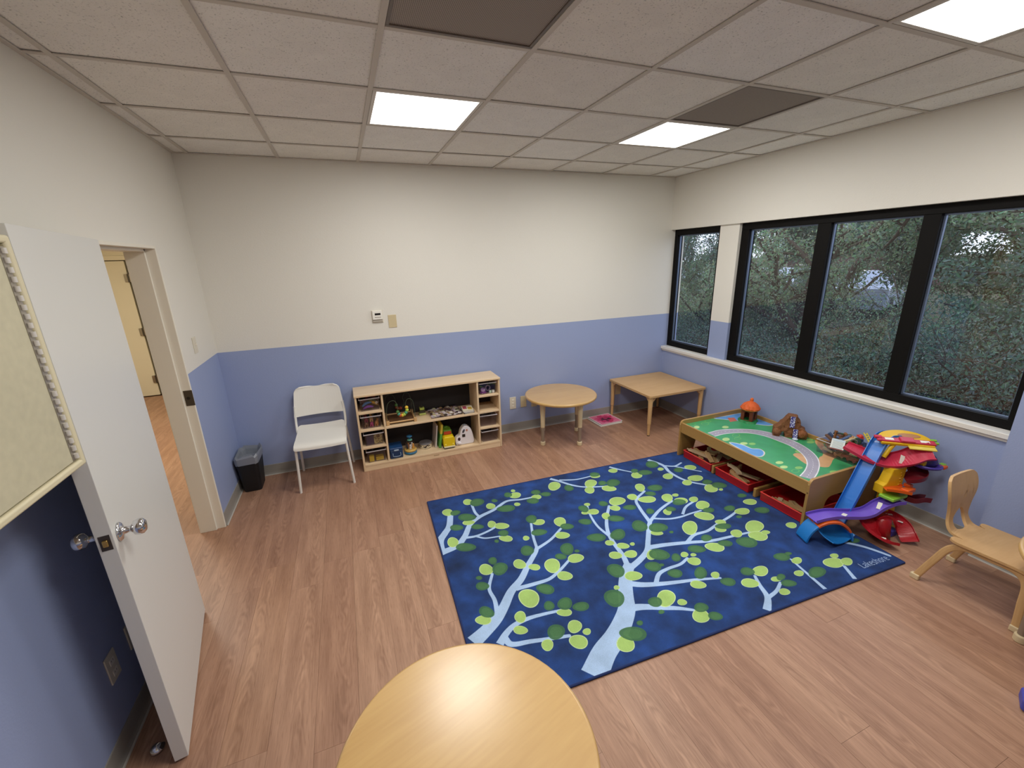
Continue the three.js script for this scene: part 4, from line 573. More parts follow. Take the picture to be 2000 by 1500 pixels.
// bottom shelf
{
  const t = thing('navy_case', 'navy blue toy case with a grey handle on the bottom shelf', 'case', [1.348, 0.0705, 0.225]); const c = PL('#17375e', 0.45);
  mk('case_body', rbox(-0.06, 0, -0.075, 0.06, 0.082, 0.078, 0.008), c, t); mk('lid', rbox(-0.062, 0.083, -0.077, 0.062, 0.11, 0.08, 0.008), PL('#1c4270', 0.4), t); mk('handle', tube([[-0.036, 0.056, 0.078], [-0.036, 0.056, 0.094], [-0.034, 0.036, 0.1], [0.034, 0.036, 0.1], [0.036, 0.056, 0.094], [0.036, 0.056, 0.078]], 0.0038, 40, 8), PL('#7f93a8', 0.35), t); mk('latch', rbox(-0.022, 0.08, 0.078, 0.022, 0.094, 0.086, 0.003), PL('#9fb4c8', 0.3), t);
}
{
  const t = thing('spinning_toy', 'push down carousel toy with a blue plunger and clear dome', 'toy', [1.49, 0.0705, 0.235]);
  mk('base', lathe([[0, 0], [0.05, 0], [0.06, 0.006], [0.062, 0.02], [0.058, 0.03], [0, 0.03]], 36), PL('#2f6f93'), t); mk('base_band', lathe([[0.0, 0.030], [0.059, 0.030], [0.06, 0.044], [0.054, 0.05], [0, 0.05]], 36), PL('#d9b45c'), t);
  mk('dome', lathe([[0.053, 0.05], [0.051, 0.08], [0.043, 0.108], [0.03, 0.13], [0.02, 0.138]], 36), M.clear, t);
  for (let i = 0; i < 5; i++) { const a = i / 5 * 6.283 + 0.4; mk('rider', merge([rbox(-0.01, 0.052, -0.006, 0.01, 0.085, 0.006, 0.004), sph(0.0095, 10).translate(0, 0.094, 0)]), PL(['#e0a03c', '#e8e4d8', '#35343c', '#c9803a', '#efe9dc'][i]), t, [Math.cos(a) * 0.03, 0, Math.sin(a) * 0.03]); }
  mk('collar', lathe([[0, 0.136], [0.024, 0.136], [0.026, 0.144], [0.02, 0.15], [0, 0.15]], 28), PL('#6aa38c'), t); mk('plunger', lathe([[0, 0.15], [0.009, 0.15], [0.009, 0.168], [0.024, 0.174], [0.028, 0.182], [0.02, 0.188], [0, 0.19]], 28), PL('#2d719f', 0.35), t);
}
{
  const t = thing('toy_drum', 'grey topped toy drum with a black and cream patched side', 'drum', [1.652, 0.0705, 0.155]);
  const ct = dataTex(256, 64, (x, y) => fbm(x / 22, y / 16, 5.1, 3) > 0.06 ? [48, 38, 36] : [226, 212, 180]); mk('shell', new THREE.CylinderGeometry(0.063, 0.063, 0.042, 40, 1, true).translate(0, 0.024, 0), S('#fff', { map: ct, roughness: 0.5, side: THREE.DoubleSide }), t); mk('bottom', cyl(0.0625, 0.0625, 0.004, 40), PL('#cfc0a0'), t); mk('drum_head', lathe([[0, 0.044], [0.064, 0.044], [0.066, 0.05], [0.063, 0.056], [0.055, 0.0555], [0, 0.0575]], 40), PL('#7d7a7c', 0.55), t);
}
function uprightBook(label, x, z, lean, th, h, d, cover) { const b = thing('picture_book', label, 'book', [x, 0.0705, z], 0, 'books leaning on the bottom shelf'); const g = new THREE.Group(); b.add(g); b.rotation.z = -lean; b.position.y += Math.sin(lean) * th / 2 + 0.0005; b.remove(g); mk('pages', box(-th / 2 + 0.002, 0.003, -d / 2 + 0.003, th / 2 - 0.002, h - 0.003, d / 2 - 0.003), S('#efe9dc'), b); mk('cover', merge([rbox(-th / 2, 0, -d / 2, -th / 2 + 0.002, h, d / 2, 0.0008), rbox(th / 2 - 0.002, 0, -d / 2, th / 2, h, d / 2, 0.0008), rbox(-th / 2, 0, d / 2 - 0.002, th / 2, h, d / 2, 0.0008)]), PL(cover, 0.35), b); return b; }
uprightBook('white picture book leaning behind the green book', 1.746, 0.13, 0.12, 0.014, 0.235, 0.18, '#d8cfcc');
{ const b = uprightBook('green board book with a yellow top leaning on the bottom shelf', 1.782, 0.155, 0.15, 0.022, 0.245, 0.19, '#5da548'); mk('yellow_corner', rbox(-0.0112, 0.15, -0.0955, 0.0112, 0.2452, 0.0955, 0.001), PL('#d3bd45'), b); }
{ // yellow toy truck seen from its front
  const t = thing('toy_truck', 'yellow toy bus with a green and red roof on the bottom shelf', 'toy', [1.872, 0.0705, 0.2], -0.03);
  const Y = PL('#e2c413', 0.35);
  mk('chassis', rbox(-0.056, 0.006, -0.1, 0.056, 0.022, 0.106, 0.006), PL('#2c2a2a'), t);
  mk('body', uvm(extr(rrect(-0.055, 0.02, 0.055, 0.118, 0.014), 0.2, 0.003).translate(0, 0, -0.1), 'x'), Y, t);
  mk('hood', rbox(-0.05, 0.10, 0.03, 0.05, 0.128, 0.098, 0.012), Y, t); mk('cab', rbox(-0.047, 0.118, -0.098, 0.047, 0.176, 0.03, 0.018), PL('#6d9c2c', 0.4), t); mk('windscreen', rbox(-0.038, 0.128, 0.0295, 0.038, 0.162, 0.033, 0.006), PL('#c2452c', 0.35), t); mk('roof_bar', rbox(-0.02, 0.176, -0.07, 0.02, 0.19, -0.03, 0.006), PL('#5f8f2a'), t);
  mk('bumper', rbox(-0.057, 0.014, 0.1, 0.057, 0.03, 0.112, 0.005), PL('#d9d2b0'), t); for (const s of [-1, 1]) { mk('headlamp', sph(0.009, 12).scale(1, 1, 0.5), PL('#f0df5c'), t, [s * 0.038, 0.046, 0.104]); for (const z of [-0.06, 0.06]) mk('wheel', cyl(0.02, 0.02, 0.012, 20).rotateZ(Math.PI / 2).translate(0.006, 0.0205, 0), PL('#242222', 0.7), t, [s * 0.053, 0, z]); }
}
{ // white dog shaped bag
  const t = thing('toy_dog', 'white plastic toy with black spots and a rounded top', 'toy', [2.048, 0.0705, 0.235]), Wm = PL('#e4dfe2', 0.45);
  const s = new THREE.Shape(); s.moveTo(-0.085, 0); s.lineTo(0.07, 0); s.quadraticCurveTo(0.086, 0.004, 0.082, 0.03); s.quadraticCurveTo(0.07, 0.12, 0.05, 0.155); s.quadraticCurveTo(0.02, 0.19, -0.005, 0.182); s.quadraticCurveTo(-0.036, 0.16, -0.046, 0.11); s.quadraticCurveTo(-0.05, 0.085, -0.078, 0.075); s.quadraticCurveTo(-0.1, 0.06, -0.096, 0.02); s.quadraticCurveTo(-0.094, 0, -0.085, 0);
  mk('body', extr(s, 0.055, 0.009, 4, 16).translate(0, 0.0095, -0.03), Wm, t); const spot = (x, y, a, b, r, c) => mk('spot', new THREE.CylinderGeometry(1, 1, 0.002, 24).rotateX(Math.PI / 2).scale(a, b, 1).rotateZ(r).translate(x, y, 0.0345), PL(c), t);
  spot(-0.068, 0.07, 0.014, 0.018, 0, '#3a2726'); spot(-0.017, 0.15, 0.011, 0.022, -0.5, '#4a4a52'); spot(0.017, 0.155, 0.011, 0.013, 0, '#c08a78'); mk('label_patch', rbox(-0.034, 0.085, 0.034, -0.002, 0.117, 0.0365, 0.001), PL('#2d2620'), t); mk('handle', tube([[-0.012, 0.185, 0], [-0.006, 0.205, 0], [0.012, 0.207, 0], [0.02, 0.186, 0]], 0.005, 16, 8), PL('#8e98a2'), t); mk('paw', sph(0.022, 14).scale(1, 0.8, 0.8), Wm, t, [-0.07, 0.026, 0.034]);
}
// ---------------------------------------------------------------- train table
const TX0 = 3.92, TX1 = 4.712, TZ0 = 1.25, TZ1 = 2.512, TY = 0.332, RUGY = 0.0125;
{
  const cw = 1280, ch = Math.round(1280 * 0.792 / 1.262), k = cw / 1262, cv = document.createElement('canvas'); cv.width = cw; cv.height = ch; const c = cv.getContext('2d');
  c.fillStyle = '#3fa066'; c.fillRect(0, 0, cw, ch);
  const P = TABLE_PRINT, path = (a) => { c.beginPath(); for (let i = 0; i < a.length; i += 2) i ? c.lineTo(a[i] * k, a[i + 1] * k) : c.moveTo(a[i] * k, a[i + 1] * k); };
  const smoothPath = (a, closed) => { const pts = []; for (let i = 0; i < a.length; i += 2) pts.push(V3(a[i] * k, a[i + 1] * k, 0)); const q = new THREE.CatmullRomCurve3(pts, closed, 'centripetal').getPoints(90); c.beginPath(); q.forEach((p, i) => i ? c.lineTo(p.x, p.y) : c.moveTo(p.x, p.y)); if (closed) c.closePath(); return q; };
  for (const [x, y, ax, ay, bx, by] of P.bu) { c.beginPath(); for (let i = 0; i < 30; i++) { const t = i / 30 * 6.2832, u = Math.cos(t), v = Math.sin(t); const X = (x + ax * u + bx * v) * k, Y = (y + ay * u + by * v) * k; i ? c.lineTo(X, Y) : c.moveTo(X, Y); } c.closePath(); if (x % 3 === 0) { c.lineWidth = 4; c.strokeStyle = '#7fbf62'; c.stroke(); } else { c.fillStyle = x % 3 === 1 ? '#8cc46a' : '#b9d88c'; c.fill(); } }
  for (const s of [P.s1, P.s2]) { smoothPath(s, true); c.fillStyle = '#d7a878'; c.fill(); }
  for (const p of [P.p1, P.p2]) { smoothPath(p, true); c.lineWidth = 20; c.strokeStyle = '#e6d2c2'; c.stroke(); c.fillStyle = '#5f9fe0'; c.fill(); smoothPath(p, true); c.lineWidth = 5; c.strokeStyle = '#9cc6f0'; c.stroke(); }
  path(P.dk); c.closePath(); c.fillStyle = '#cc6a55'; c.fill();
  const ro = [], ri = []; for (let i = 0; i < P.ro.length; i += 2) { ro.push(V3(P.ro[i] * k, P.ro[i + 1] * k, 0)); ri.push(V3(P.ri[i] * k, P.ri[i + 1] * k, 0)); }
  const qo = new THREE.CatmullRomCurve3(ro, false, 'centripetal').getPoints(120), qi = new THREE.CatmullRomCurve3(ri, false, 'centripetal').getPoints(120);
  c.beginPath(); qo.forEach((p, i) => i ? c.lineTo(p.x, p.y) : c.moveTo(p.x, p.y)); [...qi].reverse().forEach((p) => c.lineTo(p.x, p.y)); c.closePath(); c.fillStyle = '#aaa5b4'; c.fill();
  c.lineWidth = 8; c.strokeStyle = '#e9e9ec'; for (const q of [qo, qi]) { c.beginPath(); q.forEach((p, i) => i ? c.lineTo(p.x, p.y) : c.moveTo(p.x, p.y)); c.stroke(); }
  c.lineWidth = 5; for (let i = 1; i < 119; i += 3) { const a = qo[i].clone().add(qi[i]).multiplyScalar(0.5), b = qo[i + 1].clone().add(qi[i + 1]).multiplyScalar(0.5); c.beginPath(); c.moveTo(a.x, a.y); c.lineTo(a.x + (b.x - a.x) * 0.9, a.y + (b.y - a.y) * 0.9); c.stroke(); }
  const img = c.getImageData(0, 0, cw, ch).data;
  // texture u runs along the table's length (z), v across it (x)
  const tex = dataTex(cw, ch, (x, y) => { const i = (y * cw + x) * 4, f = 1 + 0.12 * fbm(x / 90, y / 90, 6.6, 2); return [cl(img[i] * f), cl(img[i + 1] * f), cl(img[i + 2] * f)]; }, { wrap: false });
  const t = thing('train_table', 'wooden train table with a printed green road landscape under the windows', 'table', [0, RUGY, 0]);
  const pg = new THREE.BoxGeometry(TX1 - TX0 - 0.04, 0.01, TZ1 - TZ0 - 0.04).translate((TX0 + TX1) / 2, TY - 0.005 - RUGY, (TZ0 + TZ1) / 2), pp = pg.attributes.position; for (let i = 0; i < pp.count; i++) pg.attributes.uv.setXY(i, (pp.getZ(i) - 1.25) / 1.262, (pp.getX(i) - 3.92) / 0.792);
  mk('play_board', pg, PH('#ffffff', { map: tex, roughness: 0.35, clearcoat: 0.3, clearcoatRoughness: 0.3 }), t);
  const wd = TX1 - TX0, hh = 0.372 - RUGY, s = new THREE.Shape(); s.moveTo(0, 0); s.lineTo(0.17, 0); s.lineTo(0.20, 0.13); s.quadraticCurveTo(0.215, 0.18, 0.27, 0.18); s.lineTo(wd - 0.27, 0.18); s.quadraticCurveTo(wd - 0.215, 0.18, wd - 0.2, 0.13); s.lineTo(wd - 0.17, 0); s.lineTo(wd, 0); s.lineTo(wd, hh - 0.04); s.absarc(wd - 0.04, hh - 0.04, 0.04, 0, Math.PI / 2); s.lineTo(0.04, hh); s.absarc(0.04, hh - 0.04, 0.04, Math.PI / 2, Math.PI); s.lineTo(0, 0);
  for (const z of [TZ0, TZ1 - 0.02]) mk('end_panel', uvm(extr(s, 0.016, 0.002, 2).translate(TX0, 0, z + 0.002), 'x', z), M.mapleOld, t);
  mk('front_rail', rbox(TX0 + 0.003, 0.252 - RUGY, TZ0 + 0.02, TX0 + 0.02, 0.352 - RUGY, TZ1 - 0.02, 0.003, 'z'), M.mapleOld, t); mk('back_rail', rbox(TX1 - 0.02, 0.1 - RUGY, TZ0 + 0.02, TX1 - 0.003, 0.366 - RUGY, TZ1 - 0.02, 0.003, 'z', 0.4), M.mapleOld, t);
  for (const [a, b] of [[1.664, 1.686], [2.09, 2.112]]) mk('bin_divider', rbox(TX0 + 0.012, 0, a, TX1 - 0.03, 0.075, b, 0.003, 'x', a), M.mapleOld, t);
  for (const z of [TZ0 + 0.01, TZ1 - 0.01]) for (const y of [0.27, 0.335]) mk('screw_cap', cyl(0.005, 0.004, 0.002, 12).rotateZ(Math.PI / 2).translate(TX0 + (z < 2 ? 0.0 : 0.0), y - RUGY, z), S('#e6cf95', { roughness: 0.4 }), t);
}
const RED = S('#c01f22', { roughness: 0.42 }), REDRIM = S('#d63a34', { roughness: 0.4 });
function redBin(label, z0, z1) {
  const t = thing('red_bin', label, 'bin', [3.935, RUGY + 0.0005, (z0 + z1) / 2], 0, 'red bins under the train table'), d = 0.5, h = 0.072, w = (z1 - z0) / 2;
  const fl = (v, s) => { };
  mk('bin_body', merge([rbox(0.006, 0, -w + 0.008, d - 0.006, 0.004, w - 0.008, 0.001), warp(new THREE.BoxGeometry(0.004, h, 2 * w - 0.008).translate(0.004, h / 2, 0), (v) => { v.x += 0.006 * (1 - v.y / h); }), warp(new THREE.BoxGeometry(0.004, h, 2 * w - 0.008).translate(d - 0.004, h / 2, 0), (v) => { v.x -= 0.006 * (1 - v.y / h); }), warp(new THREE.BoxGeometry(d - 0.008, h, 0.004).translate(d / 2, h / 2, -w + 0.004), (v) => { v.z += 0.006 * (1 - v.y / h); }), warp(new THREE.BoxGeometry(d - 0.008, h, 0.004).translate(d / 2, h / 2, w - 0.004), (v) => { v.z -= 0.006 * (1 - v.y / h); })]), RED, t);
  mk('rim', merge([rbox(-0.004, h - 0.006, -w, 0.008, h + 0.002, w, 0.003), rbox(d - 0.008, h - 0.006, -w, d + 0.004, h + 0.002, w, 0.003), rbox(0.008, h - 0.006, -w, d - 0.008, h + 0.002, -w + 0.01, 0.003), rbox(0.008, h - 0.006, w - 0.01, d - 0.008, h + 0.002, w, 0.003)]), REDRIM, t);
}
redBin('red bin heaped with wooden tracks, farthest along the train table', 1.312, 1.652); redBin('middle red bin with a few crossed wooden tracks', 1.70, 2.042); redBin('red bin nearest the slide tower with a track switch', 2.146, 2.486);
// wooden track pieces
const TRK = [[-0.02, 0], [0.02, 0], [0.02, 0.012], [0.0145, 0.012], [0.0145, 0.009], [0.0085, 0.009], [0.0085, 0.012], [-0.0085, 0.012], [-0.0085, 0.009], [-0.0145, 0.009], [-0.0145, 0.012], [-0.02, 0.012]];
const TRM = [PH('#fff0da', { map: MAPLE, roughness: 0.55 }), PH('#f0dec2', { map: MAPLE, roughness: 0.55 }), PH('#ffffff', { map: MAPLE, roughness: 0.55 })];
const arcTrack = (r, a) => uvm(merge([sweep(TRK, Array.from({ length: 13 }, (_, i) => { const q = (i / 12 - 0.5) * a; return V3(r * Math.sin(q), 0, r * Math.cos(q) - r); })), cyl(0.007, 0.007, 0.011, 12).translate(r * Math.sin(a / 2) + 0.012, 0, r * Math.cos(a / 2) - r)]), 'x');
const strTrack = (l) => uvm(merge([sweep(TRK, [V3(-l / 2, 0, 0), V3(0, 0, 0), V3(l / 2, 0, 0)]), rbox(l / 2 - 0.002, 0, -0.003, l / 2 + 0.012, 0.011, 0.003, 0.001), cyl(0.007, 0.007, 0.011, 12).translate(l / 2 + 0.014, 0, 0)]), 'x');
const TK = { curve: arcTrack(0.2, 0.8), long: strTrack(0.21), short: strTrack(0.11), tight: arcTrack(0.12, 0.9) };
const track = (k, label, x, y, z, rx, ry, rz, m, group) => single('wooden_track', TK[k], TRM[m % 3], label, 'toy track', [x, y, z], [rx, ry, rz], group);
{
  const g = 'tracks in the far red bin', y = RUGY;
  const L = [['long', 'long straight track lying along the front of the far bin', 4.0, y + 0.02, 1.47, 0, 1.5, 0.08], ['curve', 'curved track across the front of the far bin', 4.03, y + 0.055, 1.42, 0.1, 1.2, 0.1], ['long', 'straight track tilted over the front left of the far bin', 4.0, y + 0.075, 1.45, 0.2, 1.9, -0.12], ['curve', 'curved track on the left of the far bin', 4.09, y + 0.045, 1.42, 0, 1.7, 0.0], ['short', 'short track on the right side of the far bin', 4.06, y + 0.045, 1.57, 0.1, 0.9, 0.1], ['long', 'long straight track slanting to the right of the far bin', 4.1, y + 0.045, 1.57, 0.1, 0.5, 0.15], ['tight', 'tight curved track in the middle of the far bin', 4.07, y + 0.085, 1.5, -0.1, 2.3, 0.05], ['curve', 'curved track under the turntable', 4.17, y + 0.05, 1.46, 0.1, 2.9, 0], ['long', 'straight track at the back of the far bin', 4.25, y + 0.03, 1.5, 0, 1.4, 0], ['short', 'short track leaning at the front right of the far bin', 4.005, y + 0.085, 1.56, 0.3, 1.35, 0.2], ['curve', 'curved track at the bottom of the far bin', 4.12, y + 0.018, 1.52, 0, 1.1, 0]];
  L.forEach(([k, w, ...p], i) => track(k, w, ...p, i, g));
  const t = thing('track_turntable', 'scalloped wooden turntable with a red centre on the track heap', 'toy track', [4.155, y + 0.098, 1.475], 0); t.rotation.z = 0.22; t.rotation.x = 0.1; const sh = new THREE.Shape(); for (let i = 0; i <= 72; i++) { const a = i / 72 * 6.2832, r = 0.06 + 0.005 * Math.cos(a * 12); i ? sh.lineTo(Math.cos(a) * r, Math.sin(a) * r) : sh.moveTo(r, 0); } mk('wooden_disc', uvm(extr(sh, 0.01, 0.002).rotateX(-Math.PI / 2), 'x'), TRM[2], t); mk('red_centre', cyl(0.031, 0.031, 0.004, 28).translate(0, 0.012, 0), PL('#b8232c', 0.4), t);
}
{
  const g = 'tracks in the middle red bin', y = RUGY;
  [['long', 'straight track lying along the front edge of the middle bin', 4.0, y + 0.035, 1.9, 0.1, 1.35, 0.05], ['curve', 'curved track crossing the middle bin', 4.06, y + 0.012, 1.86, 0, 1.7, 0], ['long', 'straight track slanting back in the middle bin', 4.11, y + 0.034, 1.87, 0, 1.95, 0.02], ['long', 'straight track behind the slanting track in the middle bin', 4.15, y + 0.02, 1.89, 0, 1.8, 0], ['short', 'short track lying across the pile in the middle bin', 4.07, y + 0.058, 1.79, 0.1, 0.25, 0.05], ['curve', 'curved track at the far left of the middle bin', 4.04, y + 0.082, 1.82, 0.05, 1.3, 0.02]].forEach(([k, w, ...p], i) => track(k, w, ...p, i, g));
  const c = thing('toy_castle_block', 'notched wooden castle block in the middle bin', 'toy block', [4.115, RUGY + 0.05, 1.795], 0.4); mk('block', uvm(extr(polyShape([[-0.03, 0], [0.03, 0], [0.03, 0.045], [0.018, 0.045], [0.018, 0.034], [0.006, 0.034], [0.006, 0.045], [-0.006, 0.045], [-0.006, 0.034], [-0.018, 0.034], [-0.018, 0.045], [-0.03, 0.045]]), 0.018, 0.001).translate(0, 0, -0.009), 'x'), TRM[1], c);
}
{
  const g = 'tracks in the near red bin', y = RUGY + 0.006;
  [['long', 'straight track along the front edge of the near bin', 3.99, y + 0.016, 2.36, 0.03, 1.5, 0.0], ['long', 'straight track crossing the corner of the near bin', 4.015, y + 0.034, 2.35, 0.03, 1.7, -0.02], ['short', 'short track at the left of the near bin', 3.995, y + 0.012, 2.24, 0, 1.4, 0]].forEach(([k, w, ...p], i) => track(k, w, ...p, i, g));
  const t = thing('track_switch', 'forked wooden track switch lying in the near red bin', 'toy track', [4.07, y + 0.0005, 2.36], 0.25); const s = new THREE.Shape(); s.moveTo(-0.02, -0.09); s.lineTo(0.02, -0.09); s.quadraticCurveTo(0.022, -0.01, 0.085, 0.05); s.lineTo(0.06, 0.082); s.quadraticCurveTo(0.02, 0.05, 0, 0.03); s.quadraticCurveTo(-0.02, 0.05, -0.06, 0.082); s.lineTo(-0.085, 0.05); s.quadraticCurveTo(-0.022, -0.01, -0.02, -0.09); mk('wooden_switch', uvm(extr(s, 0.01, 0.001).rotateX(-Math.PI / 2).translate(0, 0.001, 0), 'x'), TRM[0], t); for (const r of [-0.7, 0.7]) mk('groove', uvm(sweep([[-0.003, 0], [0.003, 0], [0.003, 0.0008], [-0.003, 0.0008]], curvePts([[Math.sign(r) * -0.011, 0.0122, 0.085], [Math.sign(r) * -0.01, 0.0122, 0.0], [Math.sign(r) * -0.055, 0.0122, -0.055]], 14)), 'x'), S('#a58458', { roughness: 0.7 }), t);
  single('wooden_block', rbox(-0.02, 0, -0.016, 0.02, 0.03, 0.016, 0.002), TRM[2], 'small wooden block on the tracks of the near bin', 'toy block', [4.0, y + 0.026, 2.27], [0, 0.5, 0]);
}
// hut
{
  const t = thing('toy_hut', 'toy hut with an orange thatched roof on the train table', 'toy', [4.575, TY, 1.455], 0.3), br = PL('#6b3019', 0.55);
  mk('green_base', warp(cyl(0.1, 0.088, 0.014, 40).translate(0, 0.0005, 0), (v) => { const a = Math.atan2(v.z, v.x), k = 1 + 0.12 * Math.sin(a * 3 + 1) + 0.05 * Math.sin(a * 7); v.x *= k; v.z *= k * 0.85; }), PL('#1f7f43', 0.5), t);
  const s = rrect(-0.052, 0, 0.052, 0.112, 0.004), h = new THREE.Path(); h.moveTo(-0.026, 0.002); h.lineTo(0.026, 0.002); h.lineTo(0.024, 0.08); h.quadraticCurveTo(0, 0.095, -0.024, 0.08); s.holes.push(h);
  mk('wall', extr(s, 0.008, 0.002).translate(0, 0.014, 0.04), br, t); mk('wall', extr(s, 0.008, 0.002).rotateY(Math.PI / 2).translate(-0.058, 0.014, 0), br, t);
  mk('wall', rbox(0.046, 0.014, -0.05, 0.056, 0.126, 0.05, 0.003), br, t); mk('wall', rbox(-0.052, 0.014, -0.05, 0.052, 0.126, -0.04, 0.003), br, t); for (let i = 0; i < 6; i++) mk('log', rbox(0.055, 0.02 + i * 0.017, -0.046, 0.06, 0.033 + i * 0.017, 0.046, 0.002), PL('#7a3a1f', 0.55), t);
  mk('thatched_roof', warp(lathe([[0, 0.123], [0.07, 0.12], [0.086, 0.124], [0.085, 0.136], [0.07, 0.16], [0.052, 0.178], [0.03, 0.19], [0.012, 0.197], [0, 0.199]], 48), (v) => { const n = fbm(v.x * 60, v.y * 60, v.z * 60, 3), f = 1 + 0.14 * n; v.x *= f; v.z *= f; v.y += 0.01 * n; }), PL('#d85f22', 0.6), t);
  mk('roof_finial', warp(sph(0.018, 16).scale(1, 1.3, 0.9).translate(0.012, 0.206, 0), (v) => { v.x += 0.004 * noise.noise(v.x * 90, v.y * 90, 2); }), PL('#dc6526', 0.6), t); mk('eave_board', new THREE.TorusGeometry(0.077, 0.006, 8, 40).rotateX(Math.PI / 2).translate(0, 0.122, 0), PL('#b08a3c', 0.5), t);
}
// waterfall mountain
{
  const t = thing('toy_mountain', 'brown toy mountain tunnel with a blue waterfall on the train table', 'toy', [4.585, TY, 1.86], -0.85);
  const s = new THREE.Shape(); s.moveTo(-0.115, 0.0); s.lineTo(-0.085, 0); s.lineTo(-0.082, 0.03); s.quadraticCurveTo(-0.055, 0.085, -0.028, 0.03); s.lineTo(-0.025, 0); s.lineTo(0.11, 0); s.lineTo(0.118, 0.035); s.lineTo(0.095, 0.075); s.lineTo(0.06, 0.09); s.lineTo(0.05, 0.15); s.lineTo(0.028, 0.185); s.lineTo(-0.02, 0.188); s.lineTo(-0.045, 0.15); s.lineTo(-0.07, 0.11); s.lineTo(-0.11, 0.07); s.lineTo(-0.115, 0);
  let g = extr(s, 0.085, 0.012, 3, 10).translate(0, 0, -0.042); g = new TessellateModifier(0.022, 5).modify(g);
  mk('rock', warp(g, (v) => { const n = fbm(v.x * 26, v.y * 26, v.z * 26, 3); const k = v.y > 0.012 ? 1 : 0; v.x += 0.016 * n * k; v.z = v.z * (1 - 0.35 * v.y / 0.19) + 0.018 * n * k; v.y = Math.max(0.0005, v.y + 0.008 * n * k); }), PL('#7d4f2c', 0.7), t);
  mk('boulder', warp(sph(0.036, 20), (v) => { const n = fbm(v.x * 40, v.y * 40, v.z * 40, 3); v.multiplyScalar(1 + 0.35 * n); }), PL('#8a5229', 0.65), t, [0.085, 0.045, 0.05]); mk('boulder', warp(sph(0.032, 20), (v) => { const n = fbm(v.x * 44 + 4, v.y * 40, v.z * 40, 3); v.multiplyScalar(1 + 0.35 * n); }), PL('#80502c', 0.65), t, [-0.1, 0.042, 0.045]);
  const wt = dataTex(64, 128, (x, y) => fbm(x / 9, y / 22, 3.3, 3) > 0.08 ? [222, 226, 240] : [50, 48, 132], { wrap: false }), wm = S('#ffffff', { map: wt, roughness: 0.3 });
  const wf = (x, y0, z0, y1, z1, w) => { const g = new THREE.BoxGeometry(w, 1, 0.006, 1, 8, 1); return warp(g, (v) => { const u = v.y + 0.5; v.set(v.x + x, y0 + (y1 - y0) * u, z0 + (z1 - z0) * u + v.z); }); };
  mk('waterfall', wf(0.004, 0.1, 0.062, 0.192, 0.044, 0.036), wm, t); mk('waterfall', wf(0.034, 0.008, 0.088, 0.088, 0.066, 0.034), wm, t); mk('splash', warp(sph(0.022, 14).scale(1, 0.45, 0.8), (v) => { v.y += 0.004 * noise.noise(v.x * 120, 1, v.z * 120); }), PL('#cfdcea', 0.3), t, [0.036, 0.0105, 0.098]);
}
